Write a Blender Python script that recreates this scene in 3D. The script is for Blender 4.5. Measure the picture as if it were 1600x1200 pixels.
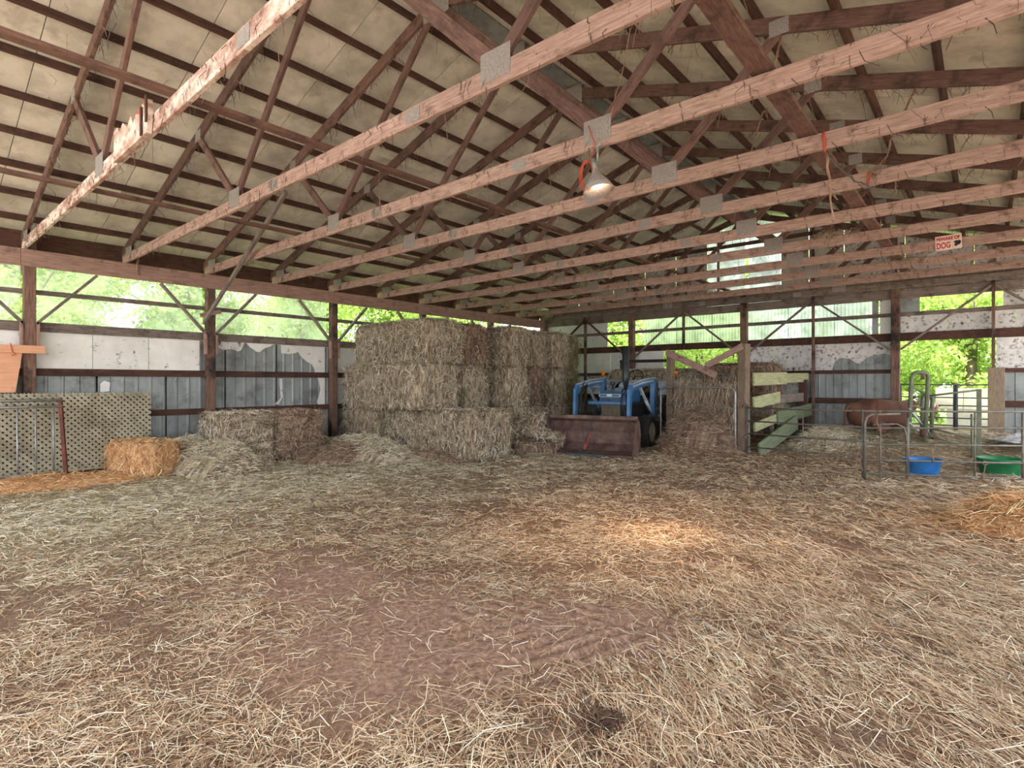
import bpy, bmesh, math, random
import numpy as np
from mathutils import Vector, Matrix, Euler
random.seed(7); RNG = np.random.default_rng(7)
S = bpy.context.scene
for o in list(bpy.data.objects): bpy.data.objects.remove(o)
COL = S.collection
PI = math.pi
# ------------------------------------------------------------------ camera, sky, sun, exposure
cam = bpy.data.cameras.new('camera'); camo = bpy.data.objects.new('camera', cam); COL.objects.link(camo)
camo.location = (10.55, 0.0, 1.45); camo.rotation_euler = (PI/2, 0, math.radians(40.75))
cam.sensor_width = 36; cam.lens = 36*856.5/1600; cam.shift_y = -3.2/1600; cam.clip_end = 300
S.camera = camo
W = bpy.data.worlds.new('sky'); S.world = W; W.use_nodes = True
bg = W.node_tree.nodes['Background']; bg.inputs[0].default_value = (0.95, 0.97, 1.0, 1); bg.inputs[1].default_value = 1.25
sun = bpy.data.lights.new('sun', 'SUN'); sun.energy = 4.5; sun.angle = math.radians(3); sun.color = (1, .95, .86)
suno = bpy.data.objects.new('sun', sun); COL.objects.link(suno)
suno.rotation_euler = Vector((-0.32, 0.60, -1.3)).to_track_quat('-Z', 'Y').to_euler()
S.view_settings.view_transform = 'Standard'; S.view_settings.look = 'None'
S.view_settings.gamma = 1; S.view_settings.use_curve_mapping = False
S.view_settings.exposure = 1.68
S.cycles.max_bounces = 8; S.cycles.diffuse_bounces = 5; S.cycles.transparent_max_bounces = 12
S.cycles.use_adaptive_sampling = True

# ------------------------------------------------------------------ geometry of the barn
YB, XR, XC = 13.81, 12.3, 6.15
def Yk(k): return 1.41 + 1.24*k
SL = 0.309
ZC0, ZC1 = 3.38, 3.52            # bottom chord
def ztc(x): return 3.59 + SL*(x if x <= XC else XR-x)      # centre line of top chords

# ------------------------------------------------------------------ helpers
def link(o, parent=None):
    COL.objects.link(o)
    if parent is not None: o.parent = parent
    return o
def tag(o, label=None, cat=None, group=None, kind=None):
    if label: o['label'] = label
    if cat: o['category'] = cat
    if group: o['group'] = group
    if kind: o['kind'] = kind
    return o
def empty(name, loc=(0, 0, 0), rz=0, label=None, cat=None, group=None, kind=None, parent=None):
    o = bpy.data.objects.new(name, None); o.empty_display_size = .2
    o.location = loc; o.rotation_euler = (0, 0, rz); link(o, parent)
    return tag(o, label, cat, group, kind)
class MB:
    def __init__(s): s.v = []; s.f = []; s.uv = []; s.mi = []; s.sm = []
    def face(s, idx, uvs=None, mi=0, smooth=False):
        s.f.append(tuple(idx)); s.uv.append(uvs if uvs else [(0, 0)]*len(idx)); s.mi.append(mi); s.sm.append(smooth)
    def beam(s, p0, p1, w, h, up=(0, 0, 1), c=0.004, mi=0, bend=0, n=1):
        """Chamfered board from p0 to p1, w across and h along up."""
        p0, p1 = Vector(p0), Vector(p1); d = (p1-p0); L = d.length; d.normalize()
        u = Vector(up); u = (u - d*u.dot(d))
        if u.length < 1e-5: u = Vector((1, 0, 0)) - d*d.x
        u.normalize(); r = d.cross(u)
        c = min(c, w*.3, h*.3)
        pr = [(-w/2+c, -h/2), (w/2-c, -h/2), (w/2, -h/2+c), (w/2, h/2-c), (w/2-c, h/2), (-w/2+c, h/2), (-w/2, h/2-c), (-w/2, -h/2+c)]
        base = len(s.v); per = [0]
        for i in range(8): a, b = pr[i], pr[(i+1) % 8]; per.append(per[-1]+math.hypot(a[0]-b[0], a[1]-b[1]))
        off = random.random()*20
        for j in range(n+1):
            t = j/n; q = p0+d*L*t + u*(-bend*math.sin(PI*t))
            for a, b in pr: s.v.append(tuple(q+r*a+u*b))
        for j in range(n):
            for i in range(8):
                k = (i+1) % 8; b0 = base+8*j
                s.face((b0+i, b0+k, b0+8+k, b0+8+i), [(L*j/n, per[i]+off), (L*j/n, per[i+1]+off), (L*(j+1)/n, per[i+1]+off), (L*(j+1)/n, per[i]+off)], mi)
        s.face([base+7-i for i in range(8)], [(pr[7-i][0]*.3, pr[7-i][1]+off) for i in range(8)], mi)
        e = base+8*n; s.face([e+i for i in range(8)], [(pr[i][0]*.3, pr[i][1]+off) for i in range(8)], mi)
        return s
    def box(s, x0, x1, y0, y1, z0, z1, c=.004, mi=0):
        dx, dy, dz = x1-x0, y1-y0, z1-z0
        cx, cy, cz = (x0+x1)/2, (y0+y1)/2, (z0+z1)/2
        if dx >= dy and dx >= dz: s.beam((x0, cy, cz), (x1, cy, cz), dy, dz, (0, 0, 1), c, mi)
        elif dy >= dz: s.beam((cx, y0, cz), (cx, y1, cz), dx, dz, (0, 0, 1), c, mi)
        else: s.beam((cx, cy, z0), (cx, cy, z1), dy, dx, (1, 0, 0), c, mi)
        return s
    def tube(s, pts, r, n=8, mi=0, closed=False, cap=True, radii=None):
        pts = [Vector(p) for p in pts]; m = len(pts); base = len(s.v); L = 0
        prev = None; Ls = []
        for j, p in enumerate(pts):
            if closed: t = pts[(j+1) % m]-pts[j-1]
            else: t = pts[min(j+1, m-1)]-pts[max(j-1, 0)]
            if t.length < 1e-9: t = Vector((0, 0, 1))
            t.normalize()
            if prev is None:
                u = t.orthogonal().normalized()
            else:
                u = prev-t*prev.dot(t)
                u = u.normalized() if u.length > 1e-6 else t.orthogonal().normalized()
            prev = u; w = t.cross(u); rr = radii[j] if radii else r
            if j: L += (p-pts[j-1]).length
            Ls.append(L)
            for i in range(n):
                a = 2*PI*i/n; s.v.append(tuple(p+u*(rr*math.cos(a))+w*(rr*math.sin(a))))
        for j in range(m if closed else m-1):
            for i in range(n):
                k = (i+1) % n; b0 = base+j*n; b1 = base+((j+1) % m)*n
                s.face((b0+i, b0+k, b1+k, b1+i), [(Ls[j], i/n*.3), (Ls[j], (i+1)/n*.3), (Ls[j]+.1, (i+1)/n*.3), (Ls[j]+.1, i/n*.3)], mi, True)
        if cap and not closed:
            s.face([base+n-1-i for i in range(n)], None, mi); s.face([base+(m-1)*n+i for i in range(n)], None, mi)
        return s
    def lathe(s, prof, n=24, axis='z', origin=(0, 0, 0), mi=0):
        """prof: list of (radius, height)."""
        base = len(s.v); o = Vector(origin)
        for r, z in prof:
            for i in range(n):
                a = 2*PI*i/n; c_, s_ = r*math.cos(a), r*math.sin(a)
                v = (c_, s_, z) if axis == 'z' else ((z, c_, s_) if axis == 'x' else (s_, z, c_))
                s.v.append(tuple(o+Vector(v)))
        for j in range(len(prof)-1):
            for i in range(n):
                k = (i+1) % n
                s.face((base+j*n+i, base+j*n+k, base+(j+1)*n+k, base+(j+1)*n+i), [(i/n, j*.1), ((i+1)/n, j*.1), ((i+1)/n, j*.1+.1), (i/n, j*.1+.1)], mi, True)
        return s
    def prism(s, poly, t0, t1, fn, mi=0):
        """poly in 2D (CCW), fn(a,b,t) -> xyz; extruded from t0 to t1."""
        n = len(poly); base = len(s.v)
        for t in (t0, t1):
            for a, b in poly: s.v.append(tuple(fn(a, b, t)))
        s.face([base+n-1-i for i in range(n)], [poly[n-1-i] for i in range(n)], mi)
        s.face([base+n+i for i in range(n)], [poly[i] for i in range(n)], mi)
        for i in range(n):
            k = (i+1) % n
            s.face((base+i, base+k, base+n+k, base+n+i), [poly[i], poly[k], (poly[k][0]+.02, poly[k][1]), (poly[i][0]+.02, poly[i][1])], mi)
        return s
    def mesh(s, name, mats):
        me = bpy.data.meshes.new(name); me.from_pydata(s.v, [], s.f)
        uvl = me.uv_layers.new(name='UVMap')
        flat = [c for f in s.uv for p in f for c in p]
        uvl.data.foreach_set('uv', flat)
        for m in (mats if isinstance(mats, (list, tuple)) else [mats]): me.materials.append(m)
        me.polygons.foreach_set('material_index', s.mi); me.polygons.foreach_set('use_smooth', s.sm)
        bm = bmesh.new(); bm.from_mesh(me); bmesh.ops.recalc_face_normals(bm, faces=bm.faces); bm.to_mesh(me); bm.free()
        me.update(); return me
    def build(s, name, mats, parent=None, loc=None, rot=None):
        o = bpy.data.objects.new(name, s.mesh(name, mats)); link(o, parent)
        if loc is not None: o.location = loc
        if rot is not None: o.rotation_euler = rot
        return o
def obj_from(me, name, parent=None, loc=(0, 0, 0), rot=(0, 0, 0), scale=(1, 1, 1)):
    o = bpy.data.objects.new(name, me); link(o, parent); o.location = loc; o.rotation_euler = rot; o.scale = scale; return o
def kids(o): return [c for c in bpy.data.objects if c.parent == o]
def copy_tree(o, parent=None):
    c = o.copy(); COL.objects.link(c); c.parent = parent
    for ch in kids(o): copy_tree(ch, c)
    return c
# numpy value noise
_H = np.random.default_rng(3).random((256, 256))
def vnoise(x, y, sc=1.0, seed=0):
    x = np.asarray(x, float)*sc+seed*17.3+1000; y = np.asarray(y, float)*sc+seed*9.1+1000
    xi = np.floor(x).astype(int); yi = np.floor(y).astype(int); fx = x-xi; fy = y-yi
    fx = fx*fx*(3-2*fx); fy = fy*fy*(3-2*fy)
    g = lambda a, b: _H[a % 256, b % 256]
    return (g(xi, yi)*(1-fx)+g(xi+1, yi)*fx)*(1-fy)+(g(xi, yi+1)*(1-fx)+g(xi+1, yi+1)*fx)*fy
def fbm(x, y, sc=1.0, oct=4, seed=0):
    t = 0; a = .5
    for i in range(oct): t = t+a*vnoise(x, y, sc*2**i, seed+i); a *= .5
    return t
def sstep(a, b, x): t = np.clip((np.asarray(x, float)-a)/(b-a), 0, 1); return t*t*(3-2*t)

# ------------------------------------------------------------------ materials
def srgb(r, g, b):
    f = lambda c: (c/255/12.92) if c/255 <= .04045 else ((c/255+.055)/1.055)**2.4
    return (f(r), f(g), f(b), 1)
def nmat(name, stops, scale=4, stretch=(1, 1, 1), coord='Object', rough=.85, bump=.3, bscale=None, metal=0, detail=6,
         grime=None, gscale=2, glo=.55, ghi=.75, rnd=.15, bdist=.01, attr=None, dist=0.0):
    m = bpy.data.materials.new(name); m.use_nodes = True; nt = m.node_tree; N = nt.nodes; L = nt.links
    bs = N['Principled BSDF']; bs.inputs['Roughness'].default_value = rough; bs.inputs['Metallic'].default_value = metal
    tc = N.new('ShaderNodeTexCoord'); mp = N.new('ShaderNodeMapping'); mp.inputs['Scale'].default_value = stretch
    L.new(tc.outputs[coord], mp.inputs['Vector'])
    oi = N.new('ShaderNodeObjectInfo'); mul = N.new('ShaderNodeMath'); mul.operation = 'MULTIPLY'; mul.inputs[1].default_value = 37
    L.new(oi.outputs['Random'], mul.inputs[0]); L.new(mul.outputs[0], mp.inputs['Location'])
    no = N.new('ShaderNodeTexNoise'); no.inputs['Scale'].default_value = scale; no.inputs['Detail'].default_value = detail
    no.inputs['Roughness'].default_value = .65; no.inputs['Distortion'].default_value = dist
    L.new(mp.outputs[0], no.inputs['Vector'])
    cr = N.new('ShaderNodeValToRGB'); e = cr.color_ramp.elements
    while len(e) < len(stops): e.new(.5)
    for i, (p, c) in enumerate(stops): e[i].position = p; e[i].color = c
    L.new(no.outputs['Fac'], cr.inputs[0]); col = cr.outputs[0]
    if attr:
        at = N.new('ShaderNodeAttribute'); at.attribute_name = attr
        mx = N.new('ShaderNodeMix'); mx.data_type = 'RGBA'; mx.blend_type = 'MULTIPLY'; mx.inputs[0].default_value = 1
        L.new(col, mx.inputs[6]); L.new(at.outputs['Color'], mx.inputs[7]); col = mx.outputs[2]
    if grime:
        g = N.new('ShaderNodeTexNoise'); g.inputs['Scale'].default_value = gscale; g.inputs['Detail'].default_value = 8; g.inputs['Roughness'].default_value = .7
        L.new(mp.outputs[0] if coord == 'UV' else tc.outputs['Object'], g.inputs['Vector'])
        if coord == 'UV':
            for l in list(g.inputs['Vector'].links): L.remove(l)
            L.new(tc.outputs['Object'], g.inputs['Vector'])
        gr = N.new('ShaderNodeMapRange'); gr.inputs[1].default_value = glo; gr.inputs[2].default_value = ghi
        L.new(g.outputs['Fac'], gr.inputs[0])
        mx = N.new('ShaderNodeMix'); mx.data_type = 'RGBA'; L.new(gr.outputs[0], mx.inputs[0]); L.new(col, mx.inputs[6]); mx.inputs[7].default_value = grime
        col = mx.outputs[2]
    if rnd:
        hs = N.new('ShaderNodeHueSaturation'); mr = N.new('ShaderNodeMapRange'); mr.inputs[3].default_value = 1-rnd; mr.inputs[4].default_value = 1+rnd
        L.new(oi.outputs['Random'], mr.inputs[0]); L.new(mr.outputs[0], hs.inputs['Value']); L.new(col, hs.inputs['Color']); col = hs.outputs[0]
    L.new(col, bs.inputs['Base Color'])
    if bump:
        b2 = N.new('ShaderNodeTexNoise'); b2.inputs['Scale'].default_value = bscale or scale*3; b2.inputs['Detail'].default_value = 5
        L.new(mp.outputs[0], b2.inputs['Vector'])
        bp = N.new('ShaderNodeBump'); bp.inputs['Strength'].default_value = bump; bp.inputs['Distance'].default_value = bdist
        L.new(b2.outputs['Fac'], bp.inputs['Height']); L.new(bp.outputs[0], bs.inputs['Normal'])
    return m
def plain(name, c, rough=.5, metal=0):
    return nmat(name, [(.3, tuple(x*.8 for x in c[:3])+(1,)), (.7, c)], 6, rough=rough, metal=metal, bump=.05, rnd=0)
M = {}
M['chord'] = nmat('pink_brown_lumber', [(.25, srgb(132, 104, 96)), (.5, srgb(176, 146, 137)), (.75, srgb(204, 178, 168))], 5, (1.2, 14, 1), 'UV', .85, .4,
                  grime=srgb(74, 48, 40), gscale=5, glo=.54, ghi=.72, rnd=.1)
M['web'] = nmat('red_brown_lumber', [(.25, srgb(76, 56, 48)), (.5, srgb(112, 84, 76)), (.8, srgb(140, 110, 100))], 5, (1.2, 14, 1), 'UV', .85, .4,
                grime=srgb(48, 32, 26), gscale=4, glo=.5, ghi=.7, rnd=.2)
M['dark'] = nmat('dark_brown_lumber', [(.25, srgb(54, 36, 30)), (.55, srgb(88, 60, 52)), (.8, srgb(112, 80, 70))], 5, (1.2, 14, 1), 'UV', .9, .4,
                 grime=srgb(40, 32, 24), gscale=3, glo=.5, ghi=.7, rnd=.2)
M['peel'] = nmat('peeling_white_lumber', [(.3, srgb(148, 112, 100)), (.45, srgb(184, 150, 138)), (.55, srgb(222, 204, 194)), (.8, srgb(236, 224, 216))], 2.2, (1.4, 3, 1), 'UV', .8, .5,
                 grime=srgb(92, 62, 52), gscale=9, glo=.52, ghi=.68, rnd=0)
M['plate'] = nmat('plate_lumber', [(.25, srgb(118, 90, 82)), (.5, srgb(158, 128, 118)), (.8, srgb(180, 150, 140))], 4, (1, 12, 1), 'UV', .85, .4,
                  grime=srgb(84, 60, 50), gscale=4, glo=.55, ghi=.75, rnd=.06)
M['greylumber'] = nmat('weathered_grey_lumber', [(.25, srgb(86, 76, 72)), (.55, srgb(132, 120, 114)), (.8, srgb(160, 150, 144))], 5, (1, 12, 1), 'UV', .9, .4,
                       grime=srgb(62, 50, 46), gscale=4, glo=.5, ghi=.72, rnd=.15)
M['post'] = nmat('post_lumber', [(.25, srgb(84, 62, 54)), (.55, srgb(128, 100, 88)), (.8, srgb(158, 130, 116))], 5, (1, 10, 1), 'UV', .9, .5,
                 grime=srgb(40, 34, 34), gscale=1.6, glo=.48, ghi=.62, rnd=.1)
M['greenplank'] = nmat('greenish_plank', [(.25, srgb(128, 132, 96)), (.55, srgb(176, 178, 140)), (.8, srgb(204, 204, 172))], 4, (1, 10, 1), 'UV', .85, .4,
                       grime=srgb(98, 92, 62), gscale=4, glo=.55, ghi=.75, rnd=.1)
M['ply'] = nmat('tan_plywood', [(.3, srgb(206, 150, 116)), (.7, srgb(224, 172, 138))], 4, (1, 8, 1), 'UV', .7, .2, grime=srgb(150, 104, 80), gscale=8, glo=.6, ghi=.8, rnd=0)
M['roof'] = nmat('roof_underlay', [(.3, srgb(176, 172, 162)), (.55, srgb(216, 213, 203)), (.8, srgb(230, 228, 220))], 2.2, rough=.8, bump=.5, bscale=5, bdist=.03,
                 grime=srgb(118, 96, 80), gscale=1.8, glo=.56, ghi=.84, rnd=.1)
M['ins'] = nmat('white_insulation_board', [(.3, srgb(222, 224, 222)), (.7, srgb(244, 246, 244))], 3, rough=.7, bump=.15,
                grime=srgb(82, 72, 66), gscale=9, glo=.6, ghi=.7, rnd=.06)
M['insdirty'] = nmat('fly_specked_insulation_board', [(.3, srgb(196, 196, 196)), (.7, srgb(232, 232, 232))], 4, rough=.7, bump=.15,
                     grime=srgb(72, 62, 58), gscale=14, glo=.53, ghi=.64, rnd=.08)
M['metal'] = nmat('galvanised_sheet', [(.25, srgb(104, 112, 116)), (.5, srgb(146, 154, 156)), (.8, srgb(176, 182, 182))], 2, (1, 1, .35), rough=.55, bump=.1, metal=.25,
                  grime=srgb(88, 84, 74), gscale=3, glo=.5, ghi=.75, rnd=.08)
M['galv'] = nmat('galvanised_pipe', [(.3, srgb(120, 124, 124)), (.7, srgb(182, 186, 188))], 5, rough=.45, bump=.1, metal=.5, grime=srgb(110, 80, 60), gscale=7, glo=.58, ghi=.72, rnd=.1)
M['gusset'] = nmat('nail_plate_steel', [(.3, srgb(140, 132, 130)), (.7, srgb(176, 170, 168))], 60, rough=.5, bump=.8, bscale=160, metal=.3, rnd=.08)
M['olive'] = nmat('olive_green_pipe', [(.3, srgb(84, 92, 74)), (.7, srgb(128, 136, 112))], 6, rough=.5, bump=.1, grime=srgb(120, 76, 54), gscale=7, glo=.58, ghi=.72, rnd=.1)
M['hay'] = nmat('hay_bale_side', [(.32, srgb(80, 68, 56)), (.47, srgb(146, 130, 110)), (.62, srgb(208, 194, 170))], 5, (2.6, .9, 1), 'UV', .95, 1.0, bscale=30, rnd=.1, bdist=.03, dist=.8,
                grime=srgb(92, 86, 58), gscale=2, glo=.52, ghi=.7)
M['haybrown'] = nmat('hay_bale_brown', [(.32, srgb(66, 52, 44)), (.47, srgb(128, 106, 92)), (.62, srgb(186, 162, 142))], 5, (2.6, .9, 1), 'UV', .95, 1.0, bscale=30, rnd=.08, bdist=.03, dist=.8)
M['straworange'] = nmat('golden_straw_bale', [(.3, srgb(140, 96, 62)), (.47, srgb(206, 160, 114)), (.65, srgb(240, 206, 164))], 7, (2, 1.2, 1), 'UV', .95, 1.0, bscale=30, rnd=0, bdist=.03, dist=.8)
M['strand'] = nmat('loose_stalks', [(.3, (.8, .8, .8, 1)), (.7, (1, 1, 1, 1))], 3, rough=.75, bump=0, rnd=0, attr='Col')
M['blue'] = nmat('faded_blue_paint', [(.3, srgb(52, 104, 158)), (.7, srgb(82, 138, 190))], 4, rough=.45, bump=.05, grime=srgb(70, 84, 96), gscale=6, glo=.56, ghi=.72, rnd=0)
M['palepaint'] = nmat('pale_blue_worn_paint', [(.3, srgb(160, 178, 200)), (.7, srgb(204, 216, 232))], 4, rough=.5, bump=.05, grime=srgb(110, 116, 120), gscale=8, glo=.56, ghi=.7, rnd=0)
M['rust'] = nmat('rusty_steel', [(.25, srgb(70, 50, 46)), (.5, srgb(112, 88, 82)), (.8, srgb(146, 124, 118))], 4, rough=.7, bump=.3, metal=.15, grime=srgb(60, 36, 30), gscale=3, glo=.5, ghi=.7, rnd=0)
M['black'] = nmat('dark_rubber', [(.3, srgb(28, 28, 28)), (.7, srgb(52, 50, 48))], 8, rough=.8, bump=.2, rnd=0)
M['darkmetal'] = nmat('dark_painted_steel', [(.3, srgb(38, 44, 48)), (.7, srgb(66, 74, 78))], 6, rough=.4, bump=.05, rnd=0)
M['rim'] = nmat('dirty_wheel_rim', [(.3, srgb(120, 108, 92)), (.7, srgb(168, 156, 138))], 6, rough=.6, bump=.1, rnd=0)
M['amber'] = plain('amber_lens', srgb(250, 140, 20), .25)
M['chrome'] = plain('lamp_glass', srgb(225, 228, 230), .15)
M['red'] = nmat('worn_red_paint', [(.3, srgb(116, 46, 38)), (.7, srgb(156, 68, 56))], 8, rough=.6, bump=.1, rnd=0)
M['orangecord'] = plain('orange_cord', srgb(196, 82, 56), .6)
M['twine'] = nmat('dusty_twine', [(.3, srgb(116, 88, 74)), (.7, srgb(168, 140, 120))], 12, rough=.9, bump=.2, rnd=.2)
M['bluetub'] = nmat('blue_plastic', [(.3, srgb(30, 100, 176)), (.7, srgb(60, 136, 212))], 5, rough=.4, bump=.05, rnd=0)
M['greentub'] = nmat('green_plastic', [(.3, srgb(24, 104, 66)), (.7, srgb(44, 138, 92))], 5, rough=.4, bump=.05, rnd=0)
M['cow'] = nmat('brown_cow_hide', [(.3, srgb(80, 52, 42)), (.7, srgb(114, 76, 62))], 5, rough=.8, bump=.2, rnd=0)
M['cowwhite'] = nmat('white_cow_hide', [(.3, srgb(214, 200, 190)), (.7, srgb(240, 230, 222))], 5, rough=.8, bump=.1, rnd=0)
M['pink'] = plain('pink_muzzle', srgb(205, 150, 140), .5)
M['signwhite'] = nmat('sign_white', [(.3, srgb(232, 196, 186)), (.7, srgb(246, 226, 218))], 8, rough=.5, bump=0, rnd=0)
M['signred'] = plain('sign_red', srgb(196, 32, 40), .5)
M['signblack'] = plain('sign_black', srgb(20, 22, 26), .5)
M['bark'] = nmat('tree_bark', [(.3, srgb(70, 62, 50)), (.7, srgb(128, 116, 98))], 6, (1, 1, .2), rough=.9, bump=.6, rnd=.1)
M['grass'] = nmat('grass_ground', [(.3, srgb(98, 120, 60)), (.7, srgb(150, 170, 96))], 3, rough=.95, bump=.3, rnd=0)
M['gravel'] = nmat('gravel_yard', [(.3, srgb(150, 134, 118)), (.7, srgb(196, 182, 164))], 14, rough=.95, bump=.5, rnd=0)
M['stone'] = nmat('pale_block', [(.3, srgb(150, 146, 130)), (.7, srgb(186, 182, 164))], 3, rough=.8, bump=.1, rnd=0)
M['lattice'] = nmat('dusty_white_vinyl', [(.3, srgb(142, 136, 116)), (.7, srgb(180, 174, 152))], 4, rough=.7, bump=.1, grime=srgb(112, 100, 78), gscale=2, glo=.5, ghi=.75, rnd=.05)
M['dirtytarp'] = nmat('crumpled_tarp', [(.3, srgb(70, 70, 76)), (.6, srgb(190, 190, 196)), (.8, srgb(225, 225, 230))], 7, rough=.5, bump=.8, bdist=.05, rnd=0)
def leafmat(name, a, b):
    m = bpy.data.materials.new(name); m.use_nodes = True; nt = m.node_tree; N = nt.nodes; L = nt.links
    N.remove(N['Principled BSDF']); out = N['Material Output']
    at = N.new('ShaderNodeAttribute'); at.attribute_name = 'Col'
    df = N.new('ShaderNodeBsdfDiffuse'); tr = N.new('ShaderNodeBsdfTranslucent'); mx = N.new('ShaderNodeMixShader'); mx.inputs[0].default_value = .5
    c = N.new('ShaderNodeMix'); c.data_type = 'RGBA'; c.blend_type = 'MULTIPLY'; c.inputs[0].default_value = 1; c.inputs[7].default_value = a
    c2 = N.new('ShaderNodeMix'); c2.data_type = 'RGBA'; c2.blend_type = 'MULTIPLY'; c2.inputs[0].default_value = 1; c2.inputs[7].default_value = b
    L.new(at.outputs['Color'], c.inputs[6]); L.new(at.outputs['Color'], c2.inputs[6])
    L.new(c.outputs[2], df.inputs[0]); L.new(c2.outputs[2], tr.inputs[0]); L.new(df.outputs[0], mx.inputs[1]); L.new(tr.outputs[0], mx.inputs[2]); L.new(mx.outputs[0], out.inputs[0])
    return m
M['shadesheet'] = nmat('lattice_hole_shade', [(.3, srgb(30, 26, 24)), (.7, srgb(46, 40, 36))], 5, rough=.95, bump=.1, rnd=0)  # near-black colour standing in for the shade behind the lattice
M['dull'] = nmat('dull_grey_pipe', [(.3, srgb(84, 82, 76)), (.7, srgb(132, 130, 122))], 5, rough=.6, bump=.1, metal=.2, grime=srgb(96, 72, 56), gscale=7, glo=.52, ghi=.68, rnd=.05)
M['redbrown'] = nmat('red_brown_paint', [(.3, srgb(92, 44, 38)), (.7, srgb(128, 66, 56))], 8, rough=.8, bump=.1, grime=srgb(70, 54, 46), gscale=5, glo=.5, ghi=.65, rnd=0)
M['feedpost'] = nmat('hay_dusted_post', [(.3, srgb(108, 92, 80)), (.7, srgb(156, 138, 122))], 8, (1, 6, 1), 'UV', .95, .6, grime=srgb(140, 130, 96), gscale=5, glo=.5, ghi=.7, rnd=.1)
M['darkgreenplank'] = nmat('dull_green_plank', [(.3, srgb(92, 104, 80)), (.7, srgb(136, 148, 120))], 4, (1, 10, 1), 'UV', .85, .4, rnd=.1)
M['leaf'] = leafmat('green_leaves', srgb(176, 200, 124), srgb(218, 238, 150))
def sheetmat(name, col, transp, tcol=None):
    m = bpy.data.materials.new(name); m.use_nodes = True; nt = m.node_tree; N = nt.nodes; L = nt.links
    N.remove(N['Principled BSDF']); out = N['Material Output']
    no = N.new('ShaderNodeTexNoise'); no.inputs['Scale'].default_value = 3; no.inputs['Detail'].default_value = 8
    tc = N.new('ShaderNodeTexCoord'); L.new(tc.outputs['Object'], no.inputs['Vector'])
    cr = N.new('ShaderNodeValToRGB'); cr.color_ramp.elements[0].position = .35; cr.color_ramp.elements[1].position = .6
    cr.color_ramp.elements[0].color = tuple(x*.55 for x in col[:3])+(1,); cr.color_ramp.elements[1].color = col
    L.new(no.outputs['Fac'], cr.inputs[0])
    df = N.new('ShaderNodeBsdfDiffuse'); tr = N.new('ShaderNodeBsdfTranslucent'); tp = N.new('ShaderNodeBsdfTransparent')
    a = N.new('ShaderNodeMixShader'); a.inputs[0].default_value = .8; b = N.new('ShaderNodeMixShader'); b.inputs[0].default_value = transp
    L.new(cr.outputs[0], df.inputs[0]); L.new(cr.outputs[0], tr.inputs[0]); L.new(df.outputs[0], a.inputs[1]); L.new(tr.outputs[0], a.inputs[2])
    if tcol: tp.inputs[0].default_value = tcol
    L.new(a.outputs[0], b.inputs[1]); L.new(tp.outputs[0], b.inputs[2]); L.new(b.outputs[0], out.inputs[0])
    return m
M['film'] = sheetmat('clear_hazy_plastic', srgb(246, 248, 250), .72)
M['fibre'] = sheetmat('translucent_fibreglass', srgb(226, 240, 214), .06)
M['fibreblue'] = sheetmat('pale_translucent_sheet', srgb(232, 238, 250), .15)
M['skyfibre'] = sheetmat('gable_skylight_sheet', srgb(244, 246, 255), .12)
def emis(name, c, s):
    m = bpy.data.materials.new(name); m.use_nodes = True; N = m.node_tree.nodes; b = N['Principled BSDF']
    b.inputs['Emission Color'].default_value = c; b.inputs['Emission Strength'].default_value = s; b.inputs['Base Color'].default_value = c; return m
M['bulb'] = emis('heat_lamp_bulb', (1, .70, .46, 1), 6)
# ground: dirt with trodden chaff
def groundmat():
    m = bpy.data.materials.new('trodden_dirt_and_chaff'); m.use_nodes = True; nt = m.node_tree; N = nt.nodes; L = nt.links
    bs = N['Principled BSDF']; bs.inputs['Roughness'].default_value = .95
    tc = N.new('ShaderNodeTexCoord')
    def noise(sc, det=8, rough=.65, vec=None, dist=0):
        n = N.new('ShaderNodeTexNoise'); n.inputs['Scale'].default_value = sc; n.inputs['Detail'].default_value = det; n.inputs['Roughness'].default_value = rough
        n.inputs['Distortion'].default_value = dist
        L.new(vec or tc.outputs['Object'], n.inputs['Vector']); return n.outputs['Fac']
    def ramp(f, st):
        r = N.new('ShaderNodeValToRGB'); e = r.color_ramp.elements
        while len(e) < len(st): e.new(.5)
        for i, (p, c) in enumerate(st): e[i].position = p; e[i].color = c
        L.new(f, r.inputs[0]); return r.outputs[0]
    dirt = ramp(noise(30), [(.3, srgb(108, 82, 68)), (.5, srgb(154, 124, 106)), (.72, srgb(188, 160, 142))])
    chaff = ramp(noise(70, 4, .7, dist=1.5), [(.35, srgb(72, 50, 38)), (.52, srgb(126, 98, 78)), (.72, srgb(198, 174, 146))])
    green = ramp(noise(60, 4, .7, dist=1.5), [(.35, srgb(86, 76, 56)), (.52, srgb(146, 134, 106)), (.72, srgb(212, 200, 170))])
    at = N.new('ShaderNodeAttribute'); at.attribute_name = 'cover'
    sp = N.new('ShaderNodeSeparateColor'); L.new(at.outputs['Color'], sp.inputs[0])
    m1 = N.new('ShaderNodeMix'); m1.data_type = 'RGBA'; L.new(sp.outputs[1], m1.inputs[0]); L.new(chaff, m1.inputs[6]); L.new(green, m1.inputs[7])
    m2 = N.new('ShaderNodeMix'); m2.data_type = 'RGBA'; L.new(sp.outputs[0], m2.inputs[0]); L.new(dirt, m2.inputs[6]); L.new(m1.outputs[2], m2.inputs[7])
    L.new(m2.outputs[2], bs.inputs['Base Color'])
    bp = N.new('ShaderNodeBump'); bp.inputs['Strength'].default_value = .8; bp.inputs['Distance'].default_value = .02
    L.new(noise(45, 6, .7), bp.inputs['Height']); L.new(bp.outputs[0], bs.inputs['Normal'])
    return m
M['ground'] = groundmat()

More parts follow.
